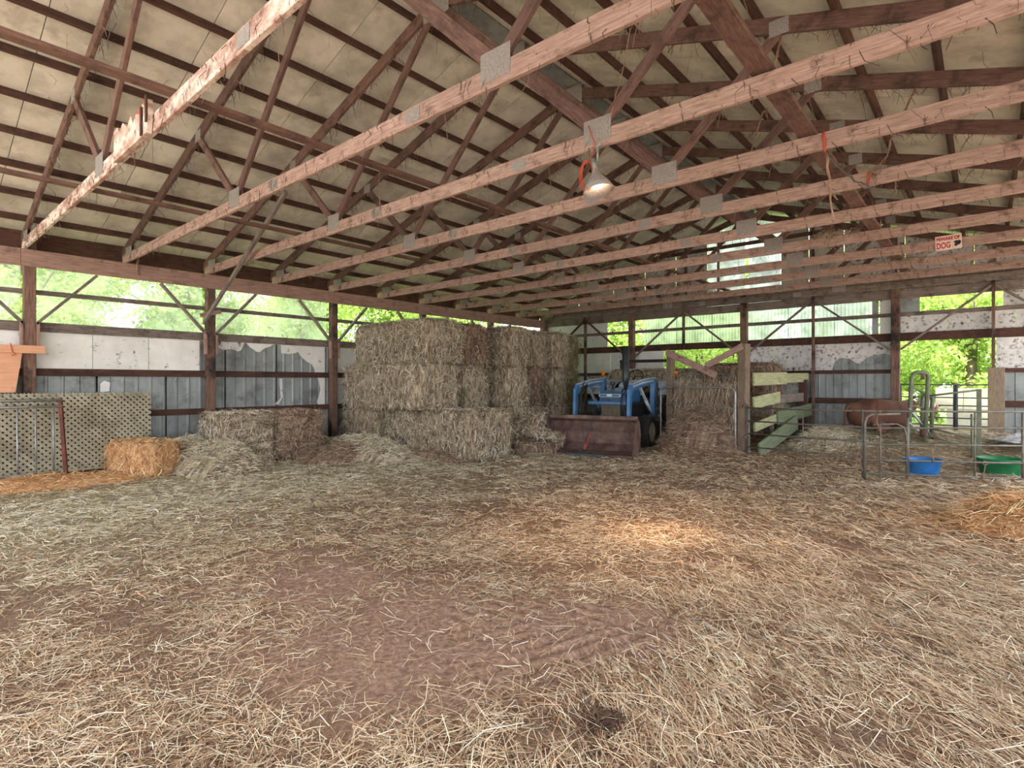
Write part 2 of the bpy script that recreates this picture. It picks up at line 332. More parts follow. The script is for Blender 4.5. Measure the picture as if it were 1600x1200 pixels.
# ------------------------------------------------------------------ stalks (ribbons) in bulk
def strands_mesh(name, P, D, Ln, Wd, C, curl=.25, droop=0.0, mat='strand', flat=True):
    """P start points, D unit directions, Ln lengths, Wd widths, C colours (N,3)."""
    n = len(P); P = np.asarray(P, float); D = np.asarray(D, float); Ln = np.asarray(Ln)[:, None]; Wd = np.asarray(Wd)[:, None]
    up = np.tile(np.array([0, 0, 1.]), (n, 1)) + RNG.normal(0, .35 if flat else 1.5, (n, 3))
    R = np.cross(D, up); R /= np.linalg.norm(R, axis=1)[:, None]+1e-9
    U = np.cross(R, D)
    k = RNG.normal(0, curl, (n, 1)); k2 = RNG.normal(0, curl*.25, (n, 1))
    mid = P + D*Ln*.5 + (R*k+U*np.abs(k2))*Ln*.25
    end = P + D*Ln + np.array([0, 0, -1.])*Ln*droop
    V = np.empty((n, 6, 3))
    V[:, 0] = P-R*Wd*.5; V[:, 1] = P+R*Wd*.5; V[:, 2] = mid-R*Wd*.5; V[:, 3] = mid+R*Wd*.5; V[:, 4] = end-R*Wd*.35; V[:, 5] = end+R*Wd*.35
    me = bpy.data.meshes.new(name); me.vertices.add(n*6); me.vertices.foreach_set('co', V.reshape(-1).astype(np.float32))
    b = (np.arange(n)*6)[:, None]; q = np.stack([b+np.array([0, 1, 3, 2]), b+np.array([2, 3, 5, 4])], 1).reshape(-1)
    me.loops.add(n*8); me.loops.foreach_set('vertex_index', q.astype(np.int32))
    me.polygons.add(n*2); me.polygons.foreach_set('loop_start', (np.arange(n*2)*4).astype(np.int32)); me.polygons.foreach_set('loop_total', np.full(n*2, 4, np.int32))
    ca = me.color_attributes.new('Col', 'FLOAT_COLOR', 'POINT')
    cc = np.ones((n, 6, 4), np.float32); cc[:, :, :3] = np.asarray(C)[:, None, :]
    ca.data.foreach_set('color', cc.reshape(-1))
    me.materials.append(M[mat]); me.update(calc_edges=True); me.validate(); return me
def pal(n, cols, jit=.12, w=None):
    A = np.array([srgb(*c)[:3] for c in cols]); i = RNG.choice(len(A), n, p=w)
    return np.clip(A[i]*(1+RNG.normal(0, jit, (n, 1))), 0, 1)
TAN = [(232, 208, 176), (208, 178, 144), (248, 234, 210), (166, 128, 98), (134, 102, 78)]
GREEN = [(236, 224, 194), (204, 192, 156), (248, 238, 214), (144, 132, 102), (252, 246, 228)]
ORANGE = [(232, 188, 138), (214, 162, 110), (246, 216, 172), (186, 130, 86)]

# ------------------------------------------------------------------ ground height
def bare(x, y):
    """0..1 where the dirt is trodden bare."""
    b = .85*np.exp(-(((x-8.1)*.76+(y-1.9)*.65)/1.15)**2-(((x-8.1)*-.65+(y-1.9)*.76)/.85)**2)
    b = np.maximum(b, np.exp(-((x-8.75)/.62)**2-((y-2.75)/.62)**2))
    b = np.maximum(b, .8*np.exp(-((x-6.9)/.8)**2-((y-2.0)/.5)**2))
    return np.clip(b*1.3+1.1*(fbm(x, y, 1.8, 5, 5)-.5)*sstep(.02, .4, b), 0, 1)
def mound(x, y, cx, cy, rx, ry, h, a=0):
    dx, dy = x-cx, y-cy; u = dx*math.cos(a)+dy*math.sin(a); v = -dx*math.sin(a)+dy*math.cos(a)
    return h*np.exp(-(u/rx)**2-(v/ry)**2)
def HT(x, y):
    x = np.asarray(x, float); y = np.asarray(y, float)
    h = .05*(fbm(x, y, .7, 3, 1)-.5)+.045*(fbm(x, y, 4, 3, 2)-.5)*(1-.5*bare(x, y))
    h = h+.5*sstep(10.9+.7*sstep(9.6, 10.4, x), 13.3, y)*sstep(7.2, 8.0, x)
    h = h+.06*sstep(1.6, .2, x)+.22*sstep(.9, 0, np.abs(y-6.35))*sstep(3.6, 1.2, x)
    h = h+mound(x, y, 6.25, 10.65, .75, .5, .42)+.25*sstep(10.6, 12, y)*sstep(5.2, 5.7, x)*sstep(7.6, 7.0, x)
    # tyre treads and hoof scuffs pressed in the bare dirt
    ux = (x-8.75)*.80+(y-2.75)*.60; vy = -(x-8.75)*.60+(y-2.75)*.80
    m = np.exp(-(ux/.62)**2-(vy/.7)**2)
    t1 = np.abs(((ux*.6+np.abs(vy)*.9)*9) % 1-.5); h = h-.05*m*sstep(.28, .14, t1)*(vnoise(x, y, 3, 8) > .35)
    t2 = np.abs(((ux*.8-vy*.5)*7.5+.3) % 1-.5); h = h-.032*m*sstep(.22, .1, t2)*(vnoise(x, y, 2.5, 11) > .5)
    m2 = np.exp(-((x-9.0)/.35)**2-((y-1.75)/.6)**2); h = h-.03*m2*sstep(.6, .8, fbm(x, y, 7, 2, 4)*1.4)
    return h

# ================================================================== STRUCTURE
fl = empty('floor', label='trodden dirt floor strewn with straw and hay', kind='structure')
def axis(a, b, coarse, fine):
    out = [a]
    while out[-1] < b:
        step = coarse
        for f0, f1, st in fine:
            if f0 <= out[-1] < f1: step = st
        out.append(out[-1]+step)
    return np.array(out)
gx = axis(-.3, 14.5, .07, [(7.9, 9.7, .018)]); gy = axis(-3.0, 15.2, .07, [(1.4, 3.5, .018)])
GX, GY = np.meshgrid(gx, gy); GZ = HT(GX, GY)
nx, ny = len(gx), len(gy)
V = np.stack([GX.ravel(), GY.ravel(), GZ.ravel()], 1).astype(np.float32)
idx = (np.arange(ny-1)[:, None]*nx+np.arange(nx-1)[None, :]).ravel()
F = np.stack([idx, idx+1, idx+nx+1, idx+nx], 1)
me = bpy.data.meshes.new('dirt_surface'); me.vertices.add(len(V)); me.vertices.foreach_set('co', V.ravel())
me.loops.add(F.size); me.loops.foreach_set('vertex_index', F.ravel().astype(np.int32)); me.polygons.add(len(F))
me.polygons.foreach_set('loop_start', (np.arange(len(F))*4).astype(np.int32)); me.polygons.foreach_set('loop_total', np.full(len(F), 4, np.int32))
me.polygons.foreach_set('use_smooth', np.ones(len(F), bool))
ca = me.color_attributes.new('cover', 'FLOAT_COLOR', 'POINT'); cc = np.ones((len(V), 4), np.float32)
cc[:, 0] = np.clip(1.15-1.3*bare(V[:, 0], V[:, 1]), 0, 1)
greenish = lambda x, y: np.clip(sstep(6.5, 2.5, x+.25*(fbm(x, y, 1, 2, 9)-.5)*8)*sstep(-1, 1, y)+.6*sstep(11, 12.5, y)*(x > 7.3), 0, 1)
cc[:, 1] = greenish(V[:, 0], V[:, 1]); ca.data.foreach_set('color', cc.ravel())
me.materials.append(M['ground']); me.update(calc_edges=True); me.validate()
obj_from(me, 'dirt_surface', fl)
# outside ground
g = empty('outside_ground', kind='structure', label='grass and gravel around the barn')
MB().box(-60, -.3, -30, 60, -.35, -.12, c=.01).build('grass_verge', M['grass'], g)
MB().box(-.3, 60, 15.2, 60, -.35, -.12, c=.01).build('grass_verge', M['grass'], g)
MB().box(-.3, 60, -30, -3, -.35, -.14, c=.01).build('gravel_yard', M['gravel'], g)
MB().box(14.5, 60, -3, 15.2, -.35, -.14, c=.01).build('gravel_yard', M['gravel'], g)

# loose straw over the floor
def scatter(n, cond, seed):
    r = np.random.default_rng(seed); x = r.uniform(.12, 12.15, n); y = r.uniform(.2, 13.6, n)
    return x, y, r
N0 = 1150000
x, y, r = scatter(N0, None, 21)
dx, dy = x-10.55, y; dist = np.hypot(dx, dy); fw = -dx*.653+dy*.7576; rt = dx*.7576+dy*.653
ang = np.abs(np.arctan2(rt, fw))
keep = np.where(dist < 4.0, 1.0, np.where(dist < 5.5, .6, np.where(dist < 8, .34, .2)))
keep = keep*np.where(ang < 1.0, 1, np.where(ang < 1.5, .3, .08))
dens = np.clip(1.0-.92*bare(x, y), .07, 1)*np.clip(-.45+2.5*fbm(x, y, 2.6, 5, 14), .08, 1.1)
sel = r.random(N0) < keep*np.clip(dens, 0, 1)
x, y, dist = x[sel], y[sel], dist[sel]; n = len(x)
z = HT(x, y)+r.uniform(.002, .018, n)*(1+.8*(x > 7))
th = r.uniform(0, 2*PI, n)
# stalks trend one way across the right foreground
tr = sstep(8.5, 10.5, x+.2*y)*(r.random(n) < .6); th = np.where(tr > .5, 2.45+r.normal(0, .35, n), th)
tl = r.normal(0, .13, n); D = np.stack([np.cos(th)*np.cos(tl), np.sin(th)*np.cos(tl), np.sin(tl)], 1)
Ln = r.gamma(3.2, .021, n)+.02; Ln = np.where((x > 8.6) & (r.random(n) < .25), Ln*1.9, Ln); Ln = np.minimum(Ln, .32)
Wd = r.uniform(.0017, .0036, n)*np.clip(dist/4.0, 1, 2.6)
gr = greenish(x, y); cT = pal(n, TAN, .2, w=[.24, .2, .26, .14, .16]); cG = pal(n, GREEN, .2, w=[.27, .17, .24, .14, .18])
C = np.where((r.random(n) < gr)[:, None], cG, cT)
og = (np.exp(-((x-.75)/.7)**2-((y-1.6)/1.1)**2)+np.exp(-((x-10.6)/.9)**2-((y-7.3)/.9)**2)) > r.random(n)*1.1
C = np.where(og[:, None], pal(n, ORANGE), C)
P = np.stack([x, y, z], 1)-D*Ln[:, None]*.5
P[:, 2] = np.maximum(P[:, 2], HT(P[:, 0], P[:, 1])+.002)
o = obj_from(strands_mesh('loose_straw', P, D, Ln, Wd, C, curl=.3), 'loose_straw')
tag(o, 'loose straw and hay stalks strewn over the whole dirt floor', 'straw', kind='stuff')

# ------------------------------------------------------------------ ceiling: sheets + purlins
ce = empty('ceiling', label='pitched roof underside of off-white sheets on purlins', kind='structure')
Y0R, Y1R = -2.6, YB+.5
cosr = 1/math.sqrt(1+SL*SL)
def roofpt(s, side):   # s = horizontal run from the eave wall
    return s if side < 0 else XR-s
for side in (-1, 1):
    yy = Y0R
    while yy < Y1R-.05:
        y1 = min(yy+1.22, Y1R)
        for a, b in ((-.45, 1.3), (1.3, 3.62), (3.62, XC)):
            m = MB(); j = random.uniform(-.002, .002); nseg = 5
            base = 0
            top = []
            for i in range(nseg+1):
                s_ = a+(b-a)*i/nseg; sag = 0
                for q in (yy+.004, (yy+y1)/2, y1-.004):
                    m.v.append((roofpt(s_, side), q, 3.755+SL*s_+j+sag))
            for i in range(nseg+1):
                s_ = a+(b-a)*i/nseg
                for q in (yy+.004, (yy+y1)/2, y1-.004): m.v.append((roofpt(s_, side), q, 3.775+SL*s_+j))
            K = 3*(nseg+1)
            for i in range(nseg):
                for q in (0, 1):
                    p = i*3+q; m.face((p, p+1, p+4, p+3)); m.face((K+p, K+p+3, K+p+4, K+p+1))
            for i in range(nseg): p = i*3; m.face((p, p+3, K+p+3, K+p)); p += 2; m.face((p, K+p, K+p+3, p+3))
            m.face((0, K, K+1, 1)); m.face((1, K+1, K+2, 2)); e = nseg*3; m.face((e, e+1, K+e+1, K+e)); m.face((e+1, e+2, K+e+2, K+e+1))
            m.build('roof_sheet', M['roof'], ce)
        yy = y1
    m = MB(); pp_ = [(roofpt(a_, side), 3.80+SL*a_) for a_ in (-.5, XC)]; m.beam((pp_[0][0], (Y0R+Y1R)/2, pp_[0][1]), (pp_[1][0], (Y0R+Y1R)/2, pp_[1][1]), Y1R-Y0R+.1, .02, (0, 0, 1)); m.build('roofing', M['metal'], ce)
    for i in range(10):
        s_ = .22+.614*i
        if s_ > XC: break
        z_ = ztc(s_)+.073/cosr+.044
        x_ = roofpt(s_, side)
        ys = [Y0R, Yk(1)+random.uniform(-.1, .1), Yk(5), Yk(8), Y1R]
        for a, b in zip(ys[:-1], ys[1:]):
            MB().beam((x_, a+.003, z_), (x_, b-.003, z_), .04, .088, (SL*side, 0, 1), n=3, bend=random.uniform(-.008, .008)).build('purlin', M['dark'], ce)
MB().beam((XC, Y0R, 5.60), (XC, Y1R, 5.60), .3, .02, (0, 0, 1)).build('ridge_cap', M['metal'], ce)
# eave boards
for side in (-1, 1):
    x_ = -.2 if side < 0 else XR+.2
    for k in range(-2, 10, 2):
        MB().box(x_-.02, x_+.02, max(Y0R, Yk(k)), Yk(k+2)-.004, 3.42, 3.68).build('eave_board', M['dark'], ce)

# ------------------------------------------------------------------ trusses
def truss_parts(root, chord='chord', web='web'):
    z0, z1 = ZC0, ZC1; Z = root.location.z
    def seg(name, p0, p1, w, h, mat, yo=0, up=(0, 0, 1), **kw):
        m = MB(); m.beam((p0[0], yo, p0[1]-Z), (p1[0], yo, p1[1]-Z), w, h, up, **kw); return m.build(name, M[mat], root)
    seg('bottom_chord', (-.12, (z0+z1)/2), (4.6+.49, (z0+z1)/2), .038, .14, chord, n=6, bend=.006)
    seg('bottom_chord', (5.092, (z0+z1)/2), (7.298, (z0+z1)/2), .038, .14, chord, n=4, bend=.006)
    seg('bottom_chord', (7.302, (z0+z1)/2), (XR+.12, (z0+z1)/2), .038, .14, chord, n=6, bend=.006)
    for s in (-1, 1):
        f = lambda q: q if s < 0 else XR-q
        seg('top_chord', (f(-.42), ztc(0)-SL*.42), (f(XC-.005), ztc(XC)), .038, .14, web)
        seg('web', (f(4.12), z1+.03), (f(3.12), ztc(3.12)-.07), .038, .088, web)
        wide = .088 if s < 0 else .115
        seg('web', (f(4.2), z1+.03), (f(XC-.07), ztc(XC)-.1), .038, wide, web)
        for yo in (-.0215, .0215):
            def gp(cx, cz, w, h):
                m = MB(); m.box(-w/2, w/2, -.0015, .0015, -h/2, h/2, c=.0005)
                return m.build('gusset_plate', M['gusset'], root, (cx, yo, cz-Z))
            if yo < 0 or True:
                gp(f(4.16), z1-.0, .26, .2)
                gp(f(5.09 if s < 0 else 5.0), z1-.07, .16, .1); gp(f(3.1), ztc(3.1)-.02, .16, .14)
                gp(f(.22), z1+.02, .3, .14)
    for yo in (-.0215, .0215):
        m = MB(); m.box(-.2, .2, -.0015, .0015, -.13, .13, c=.0005); m.build('gusset_plate', M['gusset'], root, (XC, yo, ztc(XC)-.05-Z))
TL = ['roof truss nearest the camera, whitish peeling paint on its lower beam', 'second roof truss from the camera, crossing above the left wall middle',
      'third roof truss from the camera, the clamp lamp hanging from it', 'fourth roof truss from the camera, orange cord looped on it', 'fifth roof truss from the camera, a scrap of orange cord on it',
      'sixth roof truss from the camera', 'seventh roof truss from the camera', 'eighth roof truss from the camera, dog warning sign nailed to it', 'ninth roof truss from the camera',
      'tenth roof truss from the camera, last before the gable', 'gable truss against the back wall']
t0 = None; TR = []
for k in range(11):
    yk = Yk(k) if k < 10 else YB-.03
    if k == 0:
        r0 = empty('roof_truss', (0, yk, ZC0), label=TL[0], kind='structure'); truss_parts(r0, 'peel', 'web'); TR.append(r0); continue
    if t0 is None:
        t0 = empty('roof_truss', (0, yk, ZC0), label=TL[k], kind='structure'); truss_parts(t0); c = t0
    elif k == 10:
        c = empty('roof_truss', (0, yk, ZC0), label=TL[k], kind='structure'); truss_parts(c, 'greylumber', 'web')
    else:
        c = copy_tree(t0); c.location = (0, yk, ZC0); c['label'] = TL[k]
    TR.append(c)
# scab boards nailed on the first truss
r0 = TR[0]
m = MB(); m.prism([(4.81, -.02), (5.70, -.02), (5.74, .14), (5.72, .23), (5.67, .18), (5.60, .23), (5.52, .17), (5.44, .20), (5.36, .15), (5.30, .23), (5.2, .17), (5.08, .24), (4.98, .19), (4.92, .25), (4.82, .24)], -.06, -.025, lambda a, b, t: (a, t, b)); m.build('splice_board', M['peel'], r0)
m = MB(); m.prism([(5.18, .12), (5.58, .12), (5.62, .27), (5.50, .29), (5.36, .27), (5.24, .22)], -.024, -.02, lambda a, b, t: (a, t, b))
sp = m.build('splinter', M['orangecord'], r0); sp['label'] = 'raw orange splintered wood'
for bx_, z0_, z1_ in ((5.60, -.02, .20), (5.72, .05, .25)):
    m = MB(); m.beam((bx_, -.07, z0_), (bx_, -.07, z1_), .012, .03); m.build('bracket', M['dark'], r0)
# long ties lying on the bottom chords
for x_, w_, lab in ((3.2, .088, 'long tie board over the lower beams near the left wall'), (6.1, .088, 'long tie board over the lower beams under the ridge'), (9.42, .14, 'wide tie board over the lower beams near the camera side')):
    o = empty('tie_board', (x_, 0, ZC1+.02), label=lab, kind='structure')
    ys = [Y0R+.5, Yk(1)+.3, Yk(4)+.2, Yk(7)+.1, YB-.1]
    for a, b in zip(ys[:-1], ys[1:]): MB().beam((0, a, 0), (0, b-.004, 0), w_, .038, (0, 0, 1)).build('board', M['web'], o)

# ------------------------------------------------------------------ left wall
wl = empty('wall_left', label='left side wall of posts, rails, insulation board and grey sheet', kind='structure')
cz = lambda z: 1.45+(z-1.45)*1.016
YW0 = -2.6
ps = [-2.4]+[Yk(k)+.06 for k in (-2, 0, 2, 4, 6, 8)]+[YB+.02]
for i, q in enumerate(ps):
    m = MB(); m.beam((-.07, q, -.3), (-.07, q, 3.5), .14, .14, (1, 0, 0), c=.008); m.build('post', M['post'], wl)
for a, b in ((YW0, Yk(0)-.05), (Yk(0)-.046, Yk(4)), (Yk(4)+.004, YB+.1)):
    MB().beam((.02, a, 3.255), (.02, b, 3.255), .04, .25, n=4, bend=.006).build('top_plate', M['plate'], wl)
for z0, z1, mt in ((2.73, 2.80, 'greylumber'), (2.19, 2.33, 'greylumber'), (1.54, 1.65, 'dark'), (.88, .98, 'dark'), (.2, .3, 'dark')):
    for a, b in zip(ps[:-1], ps[1:]):
        MB().box(-.185, -.145, a+.003, b-.003, cz(z0), cz(z1)).build('wall_rail', M[mt], wl)
# knee braces + cleats
for i, q in enumerate(ps[1:-1]):
    for s in (-1, 1):
        MB().beam((-.03, q+s*.07, 2.3), (-.03, q+s*.80, 3.12), .038, .088, (1, 0, 0)).build('knee_brace', M['greylumber'], wl)
        MB().beam((-.03, q+s*.09, 1.95), (-.03, q+s*.09, 2.33), .038, .088, (1, 0, 0)).build('cleat', M['plate'], wl)
def corr(m, y0, y1, z0, z1, x_, pitch=.2, deep=.018, along='y', thick=.002):
    """corrugated sheet with narrow ribs; m = MB"""
    ys = [y0]; xs = [0]; q = y0
    while q+pitch <= y1+1e-6:
        ys += [q+pitch*.70, q+pitch*.78, q+pitch*.90, q+pitch*.98]; xs += [0, deep, deep, 0]; q += pitch
    ys.append(y1); xs.append(0); b = len(m.v)
    for z_ in (z0, z1):
        for a, e in zip(ys, xs): m.v.append((x_+e, a, z_) if along == 'y' else (a, x_-e, z_))
    k = len(ys)
    for i in range(k-1): m.face((b+i, b+i+1, b+k+i+1, b+k+i))
    return m
q = YW0
while q < YB:
    q1 = min(q+.98, YB+.1)
    corr(MB(), q, q1+.02, -.2, cz(2.19), -.215, .196).build('metal_sheet', M['metal'], wl); q = q1
def wpanel(poly, mat, name='insulation_panel', x0=-.2, x1=-.188):
    m = MB(); m.prism(poly, x0, x1, lambda a, b, t: (t, a, b)); return m.build(name, M[mat], wl)
# whole upper boards, first visible bay (three sheets) and the bays left of it
for a, b in ((-2.5, -1.3), (-1.3, -.1), (-.1, 1.40), (1.55, 2.25), (2.25, 3.02), (3.02, 3.82)):
    wpanel([(a+.004, cz(1.60)), (b-.004, cz(1.60)), (b-.004, cz(2.2)), (a+.004, cz(2.2))], 'ins')
zt = cz(2.2)
wpanel([(3.98, zt), (3.98, 2.10), (4.10, 2.09), (4.24, 2.05), (4.38, 2.07), (4.5, 2.03), (4.55, 2.06), (4.62, zt)][::-1], 'insdirty')
wpanel([(4.63, zt), (4.72, 2.12), (4.84, 2.04), (4.90, 2.03), (5.0, 2.11), (5.1, 2.15), (5.2, zt)][::-1], 'ins')
wpanel([(5.33, zt), (5.34, 2.03), (5.5, 2.02), (5.62, 2.04), (5.70, 2.07), (5.74, 2.0), (5.8, 1.94), (5.9, 1.87), (6.0, 1.82), (6.06, 1.72), (6.08, 1.58), (6.3, 1.58), (6.3, zt)][::-1], 'ins')
wpanel([(6.3, 1.56), (6.12, 1.56), (6.17, 1.45), (6.2, 1.3), (6.17, 1.15), (6.12, 1.02), (6.16, .95), (6.3, .95)], 'ins')
wpanel([(5.3, 1.52), (5.31, 1.3), (5.33, 1.12), (5.2, 1.0), (5.28, 1.0), (5.37, 1.15), (5.36, 1.52)], 'insdirty')
for a in range(6):
    wpanel([(6.44+a*1.22, .95), (6.44+(a+1)*1.22-.008, .95), (6.44+(a+1)*1.22-.008, zt), (6.44+a*1.22, zt)], 'ins')
for a, b in ((2.35, 2.8),):
    wpanel([(a, 1.28), (a+.12, 1.30), (a+.13, 1.44), (a+.05, 1.47), (a, 1.42)], 'ins')
# hazy film in the window band of the first bays
for a, b in ((-2.3, -1.0), (-1.0, 1.40), (1.54, 2.68), (2.68, 3.88), (4.02, 5.1), (5.1, 6.36)):
    m = MB(); m.box(-.222, -.219, a, b-.006, cz(2.30), 3.30, c=.0005); m.build('plastic_film', M['film'], wl)
# loose pole leaning from the first post pair up into the roof
def unp(px, py, X=None, Y=None):
    t = (px-800)/856.5; s = (596.8-py)/856.5; a = math.radians(40.75)
    v = Vector((t*math.cos(a)-math.sin(a), t*math.sin(a)+math.cos(a), s)); c = Vector((10.55, 0, 1.45))
    k = (X-c.x)/v.x if X is not None else (Y-c.y)/v.y
    return c+v*k
o = empty('leaning_pole', unp(319, 503, X=.07), label='long thin pole running from left wall post up across the beams', cat='pole')
b_ = unp(319, 503, X=.09); t_ = unp(447, 300, Y=3.70)
m = MB(); m.beam((0, 0, 0), t_-b_, .045, .07); m.build('pole', M['greylumber'], o)
o = MB().beam((.10, 3.72, 2.62), (.12, 4.06, 2.72), .03, .07).build('scrap_board', M['plate'], None); tag(o, 'short pale scrap of board nailed across the left wall post', 'board')

# ------------------------------------------------------------------ back wall
wb = empty('wall_back', label='gable end wall with braces, translucent sheets and openings', kind='structure')
def bx(px): return unp(px, 500, Y=YB).x
yb = YB
for x_ in (.0, 3.05, 6.1, 9.15, 12.2):
    MB().beam((x_, yb+.05, -.2), (x_, yb+.05, 3.6), .15, .15, (0, 1, 0), c=.008).build('post', M['post'], wb)
for x_ in (1.525, 4.575, 7.62, 10.68):
    zlo = {1.525: .0, 4.575: 2.35, 7.62: .0, 10.68: 0}[x_]
    MB().beam((x_, yb+.02, zlo), (x_, yb+.02, 3.5), .05, .09, (0, 1, 0)).build('stud', M['post'], wb)
    for s in (-1, 1):
        e = x_+s*1.44
        MB().beam((x_+s*.03, yb+.0, 3.28), (e, yb+.0, 2.12), .04, .07, (0, 1, 0)).build('knee_brace', M['greylumber' if x_ > 2 else 'dark'], wb)
# header boards
for a, b in ((-.05, 4.6), (4.604, 9.15), (9.154, 12.35)):
    MB().beam((a, yb-.0, 3.47), (b, yb-.0, 3.47), .04, .20, n=4, bend=.008).build('header', M['greylumber'], wb)
    MB().beam((a, yb+.06, 3.27), (b, yb+.06, 3.27), .04, .19, n=4, bend=.004).build('header', M['greylumber'], wb)
czb = lambda z: 1.45+(z-1.45)*1.012
rails = ((2.80, 2.88, 'greylumber', 0, 12.3), (2.29, 2.46, 'dark', 0, 12.3), (1.63, 1.71, 'dark', 0, 9.15), (.98, 1.10, 'dark', 0, 9.15), (1.63, 1.71, 'dark', 10.7, 12.3), (.98, 1.10, 'dark', 10.7, 12.3))
for z0, z1, mt, a0, a1 in rails:
    cut = sorted({a0, a1} | {c_ for c_ in (3.05, 6.1, 9.15) if a0 < c_ < a1})
    for a, b in zip(cut[:-1], cut[1:]):
        if z0 < 2 and z0 > 1.2 and a == 3.05: continue
        MB().box(a+.003, b-.003, yb+.13, yb+.17, czb(z0), czb(z1)).build('wall_rail', M[mt], wb)
def bpanel(poly, mat, name='insulation_panel', y0=.172, y1=.184):
    m = MB(); m.prism([(a, czb(b)) for a, b in poly], yb+y0, yb+y1, lambda a, b, t: (a, t, b)); return m.build(name, M[mat], wb)
def brect(a, b, z0, z1, mat, name='insulation_panel', **kw): return bpanel([(a+.003, z0), (b-.003, z0), (b-.003, z1), (a+.003, z1)], mat, name, **kw)
# upper rows
for a, b in ((-.1, 1.05), (1.05, 2.2)): brect(a, b, 2.3, 3.3, 'ins')
xs_ = [3.36, 4.3, 5.25, 6.1, 7.05, 8.0, 8.72]
for i, (a, b) in enumerate(zip(xs_[:-1], xs_[1:])):
    zlo = 2.3
    m = corr(MB(), a, b+.02, czb(zlo), czb(3.26), yb+.19, .075, .012, 'x'); m.build('fibreglass_sheet', M['fibre' if i < 3 else 'fibreblue'], wb)
brect(8.72, 8.84, 2.3, 3.3, 'metal'); brect(8.86, 9.15, 2.3, 3.3, 'ins')
corr(MB(), 2.25, 3.37, czb(3.20), czb(3.30), yb+.19, .05, .012, 'x').build('metal_sheet', M['metal'], wb)
for a in np.arange(3.4, 9.0, .95): corr(MB(), a, a+.96, czb(3.16), czb(3.32), yb+.186, .05, .012, 'x').build('metal_sheet', M['metal'], wb)
# row c
for a, b in ((-.1, 1.1), (1.1, 2.3), (2.3, 3.3), (3.3, 3.95)): brect(a, b, 1.66, 2.32, 'ins')
for a, b in ((6.0, 6.75), (6.75, 7.62)): brect(a, b, 1.66, 2.32, 'insdirty')
bpanel([(7.63, 1.66), (7.95, 1.66), (8.02, 1.9), (8.12, 1.98), (8.3, 1.96), (8.42, 1.86), (8.5, 1.84), (8.62, 1.97), (8.8, 2.02), (8.95, 2.05), (9.12, 1.98), (9.12, 2.32), (7.63, 2.32)], 'insdirty')
for a, b in ((0, 1.2), (1.2, 2.4), (2.4, 3.6), (3.6, 4.6), (4.6, 6.0), (6.0, 7.4)): brect(a, b, 1.05, 1.66, 'insdirty')
x_ = -.1
while x_ < 9.1:
    x1 = min(x_+.92, 9.15); top = 1.66 if (x_ < 7.0) else 2.3
    if 3.9 < x_ < 5.9: top = 1.72
    corr(MB(), x_, x1+.01, -.2, czb(top), yb+.205, .155, .016, 'x').build('metal_sheet', M['metal'], wb); x_ = x1
# right bay with the doorway
brect(9.2, 9.55, 2.86, 3.22, 'metal'); brect(9.2, 10.0, 2.42, 2.84, 'insdirty'); brect(10.0, 10.66, 2.42, 2.84, 'insdirty'); brect(10.70, 11.0, 2.42, 2.84, 'insdirty')
brect(10.82, 11.6, 2.86, 3.3, 'insdirty'); brect(11.0, 12.3, 2.42, 2.84, 'insdirty'); brect(11.6, 12.3, 2.86, 3.3, 'ins')
brect(10.72, 11.5, 1.66, 2.32, 'insdirty'); brect(11.5, 12.3, 1.66, 2.32, 'ins'); brect(9.2, 9.9, 3.22, 3.34, 'ins'); brect(9.9, 10.7, 3.22, 3.34, 'ins')
for a in (10.72, 11.52): corr(MB(), a, a+.8, -.2, czb(1.66), yb+.2, .155, .016, 'x').build('metal_sheet', M['metal'], wb)
MB().beam((10.72, yb+.0, -.1), (10.72, yb+.0, 1.72), .24, .14, (0, 1, 0), c=.01).build('door_jamb', M['feedpost'], wb)
# gable infill
def gz(x): return 3.70+SL*(x if x < XC else XR-x)
gxs = [0, 1.2, 2.4, 3.4, 4.3, 5.15, 5.55, 6.10]
for a, b in zip(gxs[:-1], gxs[1:]):
    mt = 'skyfibre' if a >= 5.15 else ('insdirty' if a > 3 else 'roof')
    z0 = 3.36 if a < 5.5 or True else 4
    m = MB(); m.prism([(a+.004, z0), (b-.012, z0), (b-.012, gz(b)), (a+.004, gz(a))], yb+.172, yb+.18, lambda p, q, t: (p, t, q)); m.build('gable_sheet', M[mt], wb)
gxs = [6.16, 6.9, 7.5, 8.2, 9.3, 10.4, 11.4, 12.3]
for a, b in zip(gxs[:-1], gxs[1:]):
    mt = 'skyfibre' if a < 6.8 else ('roof' if a < 8 else 'insdirty')
    m = MB(); m.prism([(a+.012, 3.36), (b-.004, 3.36), (b-.004, gz(b)), (a+.004, gz(a))], yb+.172, yb+.18, lambda p, q, t: (p, t, q)); m.build('gable_sheet', M[mt], wb)
for x_ in (1.6, 3.1, 4.6, 5.45, 7.6, 9.15, 10.7):
    MB().beam((x_, yb+.11, 3.5), (x_, yb+.11, gz(x_)-.05), .04, .09, (0, 1, 0)).build('gable_stud', M['web'], wb)
for z_ in (4.25, 4.85):
    h_ = (z_-3.6)/SL; MB().box(h_, XR-h_, yb+.13, yb+.168, z_-.045, z_+.045).build('gable_rail', M['web'], wb)
# open right side: posts carrying the eave
wr = empty('wall_right', label='open right side of the barn with eave posts', kind='structure')
for k in (-2, 2, 6, 10):
    MB().beam((XR+.07, min(Yk(k)+.06, YB+.02), -.2), (XR+.07, min(Yk(k)+.06, YB+.02), 3.5), .14, .14, (1, 0, 0), c=.008).build('post', M['post'], wr)
MB().beam((XR, YW0, 3.255), (XR, YB+.1, 3.255), .04, .25).build('top_plate', M['plate'], wr)

